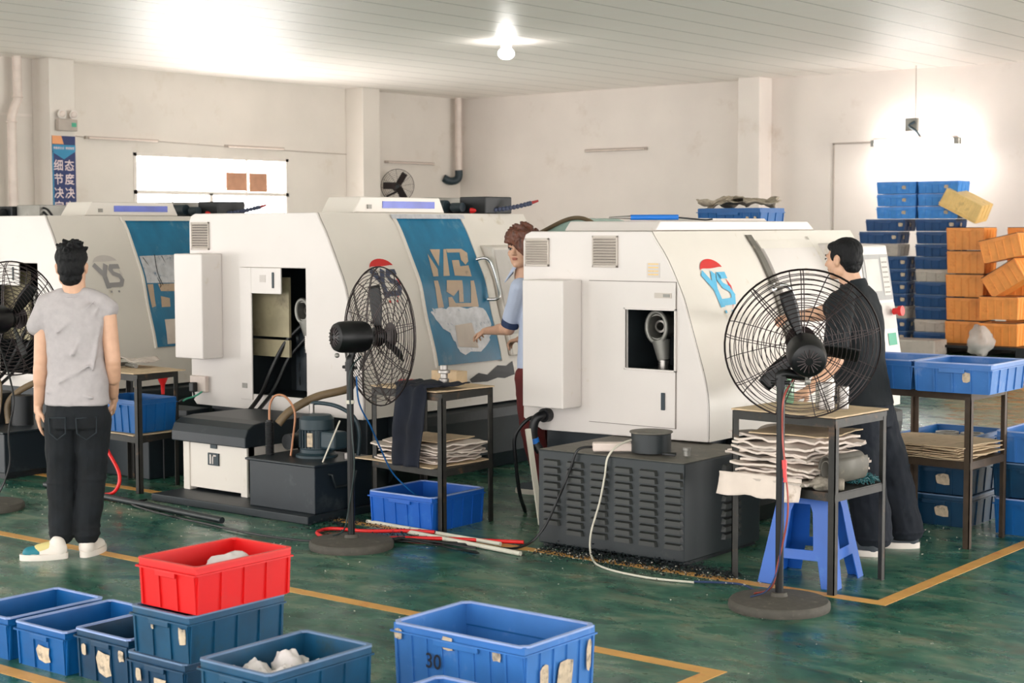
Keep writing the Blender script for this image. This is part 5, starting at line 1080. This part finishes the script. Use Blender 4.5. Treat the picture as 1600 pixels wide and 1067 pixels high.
swarf('metal_swarf', 300, lambda: (random.uniform(-5.3, -3.9), 6.93-abs(g(0, .10)), .01+abs(g(0, .012))), .006, 'chips', 'bright chips glinting on the oily swarf by the louvred cabinet', 3)
swarf('metal_swarf', 90, lambda: (random.uniform(-6, -2.4), random.uniform(4.9, 6.8), 0), .006, 'chips', 'stray metal chips spread over the open floor at right', 4)
swarf('metal_swarf', 60, lambda: (random.uniform(-3.9, -3.5), 8.6+g(0, .25), 0), .008, 'chips', 'metal chips on the floor around the rusty right table', 5)
swarf('metal_swarf', 120, lambda: (g(-9.0, .5), g(6.3, .2), 0), .006, 'chips', 'metal chips on the floor behind the standing man at left', 6)
swarf('metal_swarf', 700, lambda: (random.uniform(-6.9, -6.0), g(6.85, .12), abs(g(0, .008))), .010, 'chips_dark', 'dark swarf on the floor under the middle work table', 7)
# ------------------------------------------------------------------ people
def frame(fwd, up=(0, 0, 1)):
    y = Vector(fwd).normalized(); x = y.cross(Vector(up)).normalized(); z = x.cross(y); return Matrix((x, y, z)).transposed()
def loft(mb, secs, R=None, n=24):
    """closed body of elliptical sections (x,y,z,rx,ry)"""
    R = R or Matrix.Identity(3); vs = []
    for x, y, z, rx, ry in secs:
        for i in range(n):
            t = 2*pi*i/n; c, s = cos(t), sin(t); vs.append(Vector((x, y, z))+R @ Vector((rx*abs(c)**.85*(1 if c > 0 else -1), ry*abs(s)**.85*(1 if s > 0 else -1), 0)))
    fs = [(k*n+i, k*n+(i+1) % n, (k+1)*n+(i+1) % n, (k+1)*n+i) for k in range(len(secs)-1) for i in range(n)]
    return mb.add(vs, fs+[tuple(range(n-1, -1, -1)), tuple(range((len(secs)-1)*n, len(secs)*n))])
def chain(mb, pts, rs):
    for i in range(len(pts)-1): mb.cap(pts[i], pts[i+1], rs[i], rs[i+1])
def hand(mb, wrist, d, nrm, thumb, s=1.0, curl=.5, spread=.06):
    """palm, four unequal bent fingers and a thumb leaving the palm's side. d: pointing, nrm: back of hand, thumb: side sign"""
    d = Vector(d).normalized(); nrm = Vector(nrm); nrm = (nrm-d*nrm.dot(d)).normalized(); sd = d.cross(nrm)*thumb; w = Vector(wrist)
    mb.cap(w-d*.02, w+d*.03*s, .024*s, .024*s)
    for k in range(4):
        a = w+d*.015*s+sd*(.018-.012*k)*s; b = w+d*.078*s+sd*(.030-.020*k)*s; mb.cap(a, b, .0155*s, .0120*s, 10)
        ln = (.026, .030, .028, .021)[k]*s*1.25; c0 = curl*(.7+.15*k); p = b; q = d+sd*(spread*(1.5-k))
        for j in range(3):
            ang = c0*(j+.6)*.75; dd = (q*cos(ang)-nrm*sin(ang)).normalized(); p2 = p+dd*ln*(1, .72, .6)[j]; mb.cap(p, p2, (.0098-.0008*j)*s, (.0090-.0008*j)*s, 10); p = p2
    p = w+d*.028*s+sd*.024*s; q = p+(d*.55+sd*.75-nrm*.35).normalized()*.040*s; r = q+(d*.95+sd*.15-nrm*.35).normalized()*.030*s
    mb.cap(p-sd*.008, q, .0150*s, .0115*s, 10); mb.cap(q, r, .0110*s, .0092*s, 10)
def head(mb, c, R, s=1.0):
    c = Vector(c); T = lambda x, y, z: c+R @ (Vector((x, y, z))*s)
    E = lambda p, r: mb.ell(T(*p), [q*s for q in r], R, 22, 16)
    E((0, -.016, .030), (.075, .094, .086)); E((0, .028, -.020), (.066, .062, .080)); E((0, .040, -.062), (.050, .045, .046)); E((0, .066, -.090), (.024, .020, .018))
    E((0, .074, .026), (.052, .018, .014)); E((0, .070, -.052), (.030, .020, .020)); E((.040, .056, -.022), (.022, .024, .024)); E((-.040, .056, -.022), (.022, .024, .024))
    E((.050, .0, -.055), (.022, .040, .040)); E((-.050, .0, -.055), (.022, .040, .040))
    mb.cap(T(0, .084, .012), T(0, .106, -.022), .0085*s, .0125*s, 10); E((.010, .094, -.026), (.008, .010, .007)); E((-.010, .094, -.026), (.008, .010, .007))
    for e in (-1, 1):
        E((e*.077, -.010, -.008), (.010, .019, .031)); E((e*.081, -.016, .004), (.009, .012, .018))
    return T
def face(t, T, R, s, browm, eyes=True):
    for e in (-1, 1):
        o = part('eye', MB().ell(T(e*.031, .0795, .004), (.0135*s, .009*s, .0068*s), R), 'eye_white', t, smooth=180, world=True)
        part('iris', MB().ell(T(e*.031-.001, .0865, .004), (.0062*s, .004*s, .0062*s), R), 'eye_dark', o, smooth=180, world=True)
        part('eyelid', MB().tube([T(e*.031-.015, .082, .006), T(e*.031-.006, .0895, .0115), T(e*.031+.006, .0895, .0115), T(e*.031+.015, .080, .005)], .0022*s, 6, sm=3), 'hair_black', o, smooth=60, world=True)
        part('eyebrow', MB().tube([T(e*.013, .0905, .026), T(e*.03, .0885, .032), T(e*.048, .076, .027)], .0042*s, 6, sm=3), browm, t, smooth=60, world=True)
    part('lips', MB().ell(T(0, .0875, -.049), (.021*s, .008*s, .0048*s), R).ell(T(0, .0870, -.057), (.018*s, .008*s, .0052*s), R), 'lip', t, smooth=180, world=True)
_tex = bpy.data.textures.new('cloth_folds', 'CLOUDS'); _tex.noise_scale = .11; _tex.noise_depth = 2
_tex2 = bpy.data.textures.new('hair_tufts', 'CLOUDS'); _tex2.noise_scale = .022; _tex2.noise_depth = 2
def grow(name, mb, mt, t, vox=.006, it=5, disp=0, tex=None, label=None):
    o = part(name, mb, mt, t, world=True, label=label)
    m = o.modifiers.new('merge', 'REMESH'); m.mode = 'VOXEL'; m.voxel_size = vox; m.use_smooth_shade = True
    if disp:
        d = o.modifiers.new('folds', 'DISPLACE'); d.texture = tex or _tex; d.strength = disp; d.mid_level = .5; d.texture_coords = 'LOCAL'
    if it: s = o.modifiers.new('soften', 'SMOOTH'); s.iterations = it; s.factor = .5
    return o
def shoe(t, heel, toe, mts, s=1.0, ht=.0, sole=True):
    heel = Vector(heel); toe = Vector(toe); d = toe-heel; d.z = 0; L = d.length; R = frame(d); c = (heel+toe)/2; c.z = heel.z
    T = lambda x, y, z: heel+R @ Vector((x, y, z))
    def outline(k, z): 
        P = []
        for i in range(24):
            a = 2*pi*i/24; y = L/2+L/2*cos(a); w = (.040+.012*sin(pi*min(1, y/L*.9)))*k; P.append(T(w*sin(a)*(abs(sin(a))**-.25 if abs(sin(a)) > .01 else 1), y, z))
        return P
    mb = MB(); vs = outline(1.04, 0)+outline(1.08, .012)+outline(1.02, .032); n = 24
    mb.add(vs, [(k*n+i, k*n+(i+1) % n, (k+1)*n+(i+1) % n, (k+1)*n+i) for k in (0, 1) for i in range(n)]+[tuple(range(n-1, -1, -1)), tuple(range(2*n, 3*n))]); sh = grow('shoe', MB(), mts[0], t) if 0 else None
    so = part('shoe_sole', mb, mts[1], t, smooth=50, world=True)
    up = MB(); up.cap(T(0, .05, .045), T(0, L-.055, .034), .043, .036); up.cap(T(0, .045, .05), T(0, .055, .085), .042, .040); up.cap(T(0, .08, .06), T(0, L*.55, .045), .038, .034)
    for i, p in enumerate(up.v): up.v[i] = Vector((p.x, p.y, max(p.z, heel.z+.012)))
    grow('shoe_upper', up, mts[0], so, .006, 3)
    if len(mts) > 2:
        q = MB(); q.cap(T(0, L*.62, .036), T(0, L-.052, .034), .040, .0375)
        for i, p in enumerate(q.v): q.v[i] = Vector((p.x, p.y, max(p.z, heel.z+.03)))
        grow('toe_cap', q, mts[2], so, .006, 2)
    if len(mts) > 3:
        q = MB(); q.cap(T(0, L*.38, .060), T(0, L*.60, .046), .036, .037); grow('tongue', q, mts[3], so, .006, 2)
# ---- man in grey tee, seen from behind
def man_left():
    O = Vector((-7.20, 5.32, 0)); Rt = Vector((.784, .62, 0)); Fw = Vector((-.62, .784, 0)); RR = Matrix((Rt, Fw, (0, 0, 1))).transposed()
    P = lambda x, y, z: O+Rt*x+Fw*y+Vector((0, 0, z))
    t = root('person', P(0, 0, 0), 'man seen from behind in grey tee and dark jeans, walking at left', 'person')
    b = MB(); hc = P(-.012, .01, 1.560); Rh = frame(Fw*1.0+Rt*(-.16)+Vector((0, 0, -.02))); T = head(b, hc, Rh, .98)
    b.cap(P(0, .0, 1.50), P(.003, -.015, 1.39), .058, .066)
    b.cap(P(0, -.01, 1.41), P(-.12, -.005, 1.365), .055, .05); b.cap(P(0, -.01, 1.41), P(.125, -.005, 1.37), .055, .05)
    loft(b, [P(.0, 0, .86)[:]+(.14, .10), P(0, 0, 1.1)[:]+(.135, .095), P(0, 0, 1.3)[:]+(.155, .09), P(0, 0, 1.38)[:]+(.12, .07), P(0, 0, 1.42)[:]+(.06, .05)], RR)
    chain(b, [P(-.160, 0, 1.345), P(-.178, -.02, 1.06), P(-.205, .01, .835)], [.052, .041, .028])
    chain(b, [P(.170, 0, 1.35), P(.205, -.02, 1.06), P(.170, .12, .865)], [.050, .042, .028])
    b.cap(P(-.182, -.02, 1.02), P(-.19, -.01, .95), .041, .038); b.cap(P(.203, -.01, 1.03), P(.195, .03, .96), .041, .038)
    hand(b, P(-.210, .012, .815), P(-.03, .04, -1)-O, -Rt*.9-Fw*.4, -1, 1.0, .35); hand(b, P(.165, .14, .85), P(-.1, .7, -.6)-O, Rt, 1, 1.0, .6)
    for e, (a, k, an) in ((-1, (P(-.075, 0, .8), P(-.10, .03, .44), P(-.088, -.02, .10))), (1, (P(.085, 0, .8), P(.062, .03, .44), P(.035, .0, .09)))): chain(b, [a, k, an], [.075, .05, .04])
    grow('body', b, 'skin', t, .0055, 3)
    face(t, T, Rh, .98, 'hair_black')
    h = MB(); E = lambda p, r: h.ell(T(*p), r, Rh, 20, 14)
    E((0, -.026, .052), (.086, .098, .076)); E((0, -.056, .0), (.071, .066, .078)); E((0, -.060, -.055), (.060, .046, .050)); E((.02, .01, .095), (.05, .06, .032)); E((-.02, -.03, .105), (.055, .06, .026)); E((0, .03, .085), (.06, .05, .035))
    for k in range(26):
        random.seed(k+90); a = random.uniform(0, 2*pi); q = random.uniform(.2, 1.2); p = Vector((.083*sin(q)*cos(a), -.03+.095*sin(q)*sin(a), .055+.085*cos(q))); h.cap(T(*p), T(*(p*1.05+Vector((.010*cos(a), .008*sin(a)-.004, .004)))), .016, .008, 8)
    grow('hair', h, 'hair_black', t, .0055, 2, .010, _tex2)
    s = MB(); loft(s, [P(.005, 0, .822)[:]+(.172, .128), P(.005, 0, .88)[:]+(.170, .126), P(.01, 0, 1.0)[:]+(.158, .122), P(.008, 0, 1.15)[:]+(.157, .120), P(.002, 0, 1.27)[:]+(.170, .118), P(0, 0, 1.34)[:]+(.168, .106), P(0, -.005, 1.39)[:]+(.125, .085), P(0, -.01, 1.425)[:]+(.082, .068)], RR, 32)
    s.cap(P(-.145, -.003, 1.35), P(-.192, -.005, 1.25), .062, .066); s.cap(P(.140, -.003, 1.355), P(.172, -.0, 1.335), .066, .064)
    s.cap(P(-.06, -.02, 1.40), P(-.15, -.01, 1.365), .05, .052); s.cap(P(.06, -.02, 1.40), P(.15, -.01, 1.37), .05, .052)
    # deep folds fanning from the right shoulder, as the cloth hangs
    for a, q, r_ in (((.13, -.085, 1.38), (-.06, -.130, 1.22), .012), ((.15, -.07, 1.36), (.02, -.135, 1.10), .011), ((.16, -.05, 1.33), (.12, -.122, 1.02), .010), ((-.06, -.126, .95), (.10, -.13, 1.04), .009), ((-.13, -.10, .90), (.12, -.128, .87), .009)): s.cap(P(*(Vector(a)*1)), P(q[0], q[1]+.006, q[2]), r_*.8, r_, 8)
    grow('tee_shirt', s, 'tee_grey', t, .0065, 14, .024)
    part('neckline', MB().ring(P(0, -.012, 1.428), (Fw*-.35+Vector((0, 0, 1))), .074, .0055, 28), 'tee_grey', t, smooth=60, world=True)
    j = MB(); loft(j, [P(.005, 0, .70)[:]+(.168, .118), P(.005, 0, .77)[:]+(.170, .122), P(.005, 0, .85)[:]+(.158, .112)], RR)
    chain(j, [P(-.078, .0, .74), P(-.098, .025, .45), P(-.090, -.015, .13)], [.098, .078, .068]); chain(j, [P(.090, .0, .74), P(.070, .025, .45), P(.040, .0, .12)], [.098, .078, .068])
    for x, y, z, r_ in ((-.090, -.01, .13, .076), (-.092, -.005, .17, .072), (.040, .0, .12, .076), (.045, .004, .16, .074), (-.10, .02, .40, .082), (.070, .02, .42, .080)): j.ell(P(x, y, z), (r_, r_, .018))
    grow('jeans', j, 'denim', t, .0065, 4, .020)
    yb = lambda x, z: -.128*sqrt(max(.05, 1-((x-.005)/.175)**2))-.004
    for x0 in (-.125, .030):
        o = [(0, .76), (.10, .765), (.098, .68), (.05, .645), (.004, .68)]; pts = [P(x0+u, yb(x0+u, w)+(-.0 if w > .7 else -.0), w) for u, w in o]
        part('back_pocket', MB().tube(pts+[pts[0]], .0042, 6), 'denim_seam', t, smooth=60, world=True)
    shoe(t, P(-.045, -.06, 0), P(-.290, -.12, 0), ('shoe_white', 'shoe_white', 'shoe_teal', 'shoe_yellow')); shoe(t, P(.035, -.065, 0), P(.075, .20, 0), ('shoe_white', 'shoe_white'))
man_left()
# ---- man reaching to the blue door, half hidden by the right machine
def man_middle():
    t = root('person', (-6.55, 8.45, 0), 'young man with brown fringe and pale blue shirt, half hidden behind right machine', 'person')
    b = MB(); Rh = frame((.14, -1, -.03)); hc = Vector((-6.60, 8.44, 1.62)); T = head(b, hc, Rh, 1.1)
    Rb = frame((-1, -.25, 0)); V = Vector
    b.cap(hc+V((.01, .02, -.09)), (-6.60, 8.46, 1.44), .058, .064)
    loft(b, [(-6.52, 8.53, .9, .145, .10), (-6.52, 8.53, 1.2, .15, .10), (-6.52, 8.53, 1.38, .16, .09), (-6.52, 8.53, 1.45, .10, .06)], Rb)
    shL = V((-6.55, 8.36, 1.37)); elL = V((-6.68, 8.40, 1.09)); wrL = V((-7.03, 8.60, 1.055))
    px_, = (V((-7.14, 8.63, 1.045)),)
    chain(b, [shL, elL, wrL], [.05, .042, .027]); b.cap(elL+V((-.06, .03, 0)), elL+V((-.16, .09, -.01)), .043, .036)
    hand(b, wrL+V((-.01, .005, 0)), V((-.9, .25, -.22)), V((-.1, -.35, .9)), -1, 1.0, .75)
    shR = V((-6.58, 8.66, 1.38)); elR = V((-6.68, 8.80, 1.10)); wrR = V((-6.93, 8.86, .99)); chain(b, [shR, elR, wrR], [.05, .042, .027]); hand(b, wrR, V((-.9, .0, -.2)), V((0, 0, 1)), 1, 1.0, .9)
    for y in (-.09, .09): chain(b, [(-6.53, 8.51+y, .76), (-6.50, 8.50+y, .46), (-6.44, 8.54+y, .10)], [.08, .052, .04])
    grow('body', b, 'skin_pale', t, .0055, 3)
    face(t, T, Rh, 1.1, 'hair_brown')
    h = MB(); E = lambda p, r: h.ell(T(*p), [q*1.1 for q in r], Rh, 20, 14)
    E((0, -.028, .060), (.090, .104, .082)); E((0, -.05, .0), (.088, .078, .085)); E((.0, -.05, -.05), (.075, .055, .055)); E((-.062, -.0, .0), (.026, .052, .07)); E((.070, -.012, .03), (.018, .05, .055))
    # fringe swept over his left brow
    for k in range(15):
        u = k/14; a = (.062-.13*u, .055+.030*sin(pi*u), .108-.02*abs(u-.5)); e = (.064-.150*u, .094-.06*max(0, u-.6)-.03*max(0, .2-u), .045-.03*u-.11*max(0, u-.35)); m = tuple((p+q)/2+(0, .010, .006)[i] for i, (p, q) in enumerate(zip(a, e)))
        h.cap(T(*a), T(*m), .017, .012, 8); h.cap(T(*m), T(*e), .012, .006, 8)
    for k in range(18):
        random.seed(k+50); a = random.uniform(0, 2*pi); q = random.uniform(0, 1.1); p = Vector((.088*sin(q)*cos(a), -.03+.10*sin(q)*sin(a), .062+.088*cos(q))); h.cap(T(*p), T(*(p*1.07+Vector((.01, .004, .004)))), .018, .007, 8)
    grow('hair', h, 'hair_brown', t, .0055, 1, .012, _tex2)
    s = MB(); loft(s, [(-6.52, 8.53, .83, .180, .14), (-6.52, 8.53, 1.0, .168, .13), (-6.52, 8.53, 1.2, .172, .122), (-6.52, 8.53, 1.36, .175, .105), (-6.52, 8.53, 1.43, .12, .08), (-6.56, 8.49, 1.465, .075, .065)], Rb, 28)
    s.cap(shL, shL+(elL-shL)*.72, .066, .062); s.cap(shR, shR+(elR-shR)*.72, .066, .062)
    grow('shirt', s, 'shirt_blue', t, .007, 4, .014)
    part('cuff', MB().cyl(shL+(elL-shL)*.78, shL+(elL-shL)*.92, .062, .060, 24), 'cuff_navy', t, smooth=40, world=True); part('cuff', MB().cyl(shR+(elR-shR)*.78, shR+(elR-shR)*.92, .062, .060, 24), 'cuff_navy', t, smooth=40, world=True)
    c = MB()
    for e in (-1, 1): c.add([(-6.60-.07, 8.45+e*.01, 1.46), (-6.60-.095, 8.44+e*.06, 1.40), (-6.60-.03, 8.44+e*.085, 1.45), (-6.60+.0, 8.46+e*.075, 1.50), (-6.60-.04, 8.45+e*.05, 1.50)], [(0, 1, 2, 3, 4)])
    o = part('collar', c, 'shirt_blue', t, world=True); o.modifiers.new('t', 'SOLIDIFY').thickness = .006
    j = MB(); loft(j, [(-6.51, 8.53, .74, .165, .12), (-6.52, 8.53, .82, .165, .12), (-6.52, 8.53, .95, .165, .125)], Rb)
    for y in (-.09, .09): chain(j, [(-6.53, 8.51+y, .77), (-6.50, 8.50+y, .46), (-6.44, 8.54+y, .12)], [.098, .08, .07])
    grow('trousers', j, 'trousers_red', t, .007, 4, .02)
    for y in (-.09, .09): shoe(t, (-6.38, 8.54+y, 0), (-6.63, 8.50+y, 0), ('shoe_grey', 'shoe_white'))
man_middle()
# ---- man in dark workwear at the right machine
def man_right():
    V = Vector; t = root('person', (-3.92, 8.08, 0), 'man in dark work clothes at the right machine, face turned to its door', 'person')
    b = MB(); Rh = frame((-.985, .12, -.08)); hc = V((-4.02, 8.03, 1.585)); T = head(b, hc, Rh, .98)
    Rb = frame((-1, .05, 0))
    b.cap(hc+V((.025, 0, -.06)), (-3.955, 8.04, 1.42), .056, .062)
    loft(b, [(-3.93, 8.05, .85, .15, .10), (-3.93, 8.05, 1.15, .145, .10), (-3.94, 8.05, 1.33, .165, .10), (-3.95, 8.05, 1.42, .08, .06)], Rb)
    shL = V((-3.95, 7.87, 1.36)); elL = V((-3.93, 7.78, 1.05)); wrL = V((-3.98, 7.60, .915))
    shR = V((-4.02, 8.22, 1.37)); elR = V((-4.29, 8.30, 1.27)); wrR = V((-4.54, 8.42, 1.235))
    chain(b, [shL, elL, wrL], [.052, .045, .028]); b.cap(elL, (elL+wrL)/2, .046, .038)
    chain(b, [shR, elR, wrR], [.052, .044, .028]); b.cap(elR, (elR+wrR)/2, .044, .036)
    hand(b, wrL+V((-.005, -.02, -.01)), V((-.35, -.75, -.30)), V((0, -.2, 1)), -1, 1.0, .5); hand(b, wrR+V((-.02, .01, 0)), V((-.8, .45, -.05)), V((-.1, -.1, 1)), 1, 1.0, 1.0)
    chain(b, [(-3.90, 7.96, .80), (-3.86, 7.94, .46), (-3.80, 7.95, .10)], [.08, .052, .04]); chain(b, [(-3.90, 8.14, .80), (-3.83, 8.18, .46), (-3.76, 8.27, .10)], [.08, .052, .04])
    grow('body', b, 'skin', t, .0055, 3)
    face(t, T, Rh, .98, 'hair_black')
    h = MB(); E = lambda p, r: h.ell(T(*p), r, Rh, 20, 14)
    E((0, -.028, .044), (.081, .094, .078)); E((0, -.055, -.0), (.077, .062, .072)); E((0, -.062, -.042), (.060, .042, .044)); E((0, .035, .075), (.062, .045, .030))
    for e in (-1, 1): E((e*.070, .012, .022), (.012, .020, .030))
    grow('hair', h, 'hair_black', t, .0055, 2, .006, _tex2)
    s = MB(); loft(s, [(-3.90, 8.06, .80, .185, .145), (-3.91, 8.06, .90, .175, .130), (-3.92, 8.05, 1.05, .165, .115), (-3.93, 8.05, 1.2, .172, .118), (-3.945, 8.05, 1.33, .183, .110), (-3.945, 8.05, 1.40, .135, .09), (-3.955, 8.05, 1.445, .078, .070)], Rb, 30)
    s.cap(shL, shL+(elL-shL)*.80, .072, .070); s.cap(shR, shR+(elR-shR)*.62, .070, .068)
    s.cap((-3.95, 7.98, 1.40), shL, .06, .066); s.cap((-3.96, 8.12, 1.40), shR, .06, .066)
    grow('work_shirt', s, 'workwear', t, .007, 4, .020)
    part('collar', MB().lathe([(.070, -.02), (.078, .0), (.070, .035), (.060, .036), (.060, 0)], (-3.96, 8.05, 1.435), (-.25, 0, 1), 28), 'workwear', t, smooth=60, world=True)
    part('shoulder_patch', MB().obox(shR+V((-.06, -.068, -.02)), (.06, .004, .05), Matrix.Rotation(radians(25), 3, 'Y')), 'teal_chips', t, world=True)
    j = MB(); loft(j, [(-3.90, 8.06, .68, .185, .15), (-3.90, 8.06, .78, .180, .14), (-3.90, 8.06, .88, .165, .125)], Rb)
    chain(j, [(-3.885, 7.97, .72), (-3.84, 7.96, .44), (-3.79, 7.97, .10)], [.12, .112, .105]); chain(j, [(-3.88, 8.15, .72), (-3.81, 8.20, .44), (-3.745, 8.26, .10)], [.12, .112, .105])
    for x, y, z, r_ in ((-3.79, 7.97, .09, .112), (-3.81, 7.97, .2, .110), (-3.745, 8.26, .09, .112), (-3.77, 8.24, .2, .110)): j.ell((x, y, z), (r_, r_, .02))
    for i, p in enumerate(j.v): j.v[i] = Vector((p.x, p.y, max(p.z, .045)))
    grow('work_trousers', j, 'work_trousers', t, .007, 4, .026)
    shoe(t, (-3.72, 7.93, 0), (-3.98, 7.90, 0), ('shoe_grey', 'shoe_white')); shoe(t, (-3.66, 8.28, 0), (-3.90, 8.16, 0), ('shoe_grey', 'shoe_white')); t.location.x -= .04
man_right()
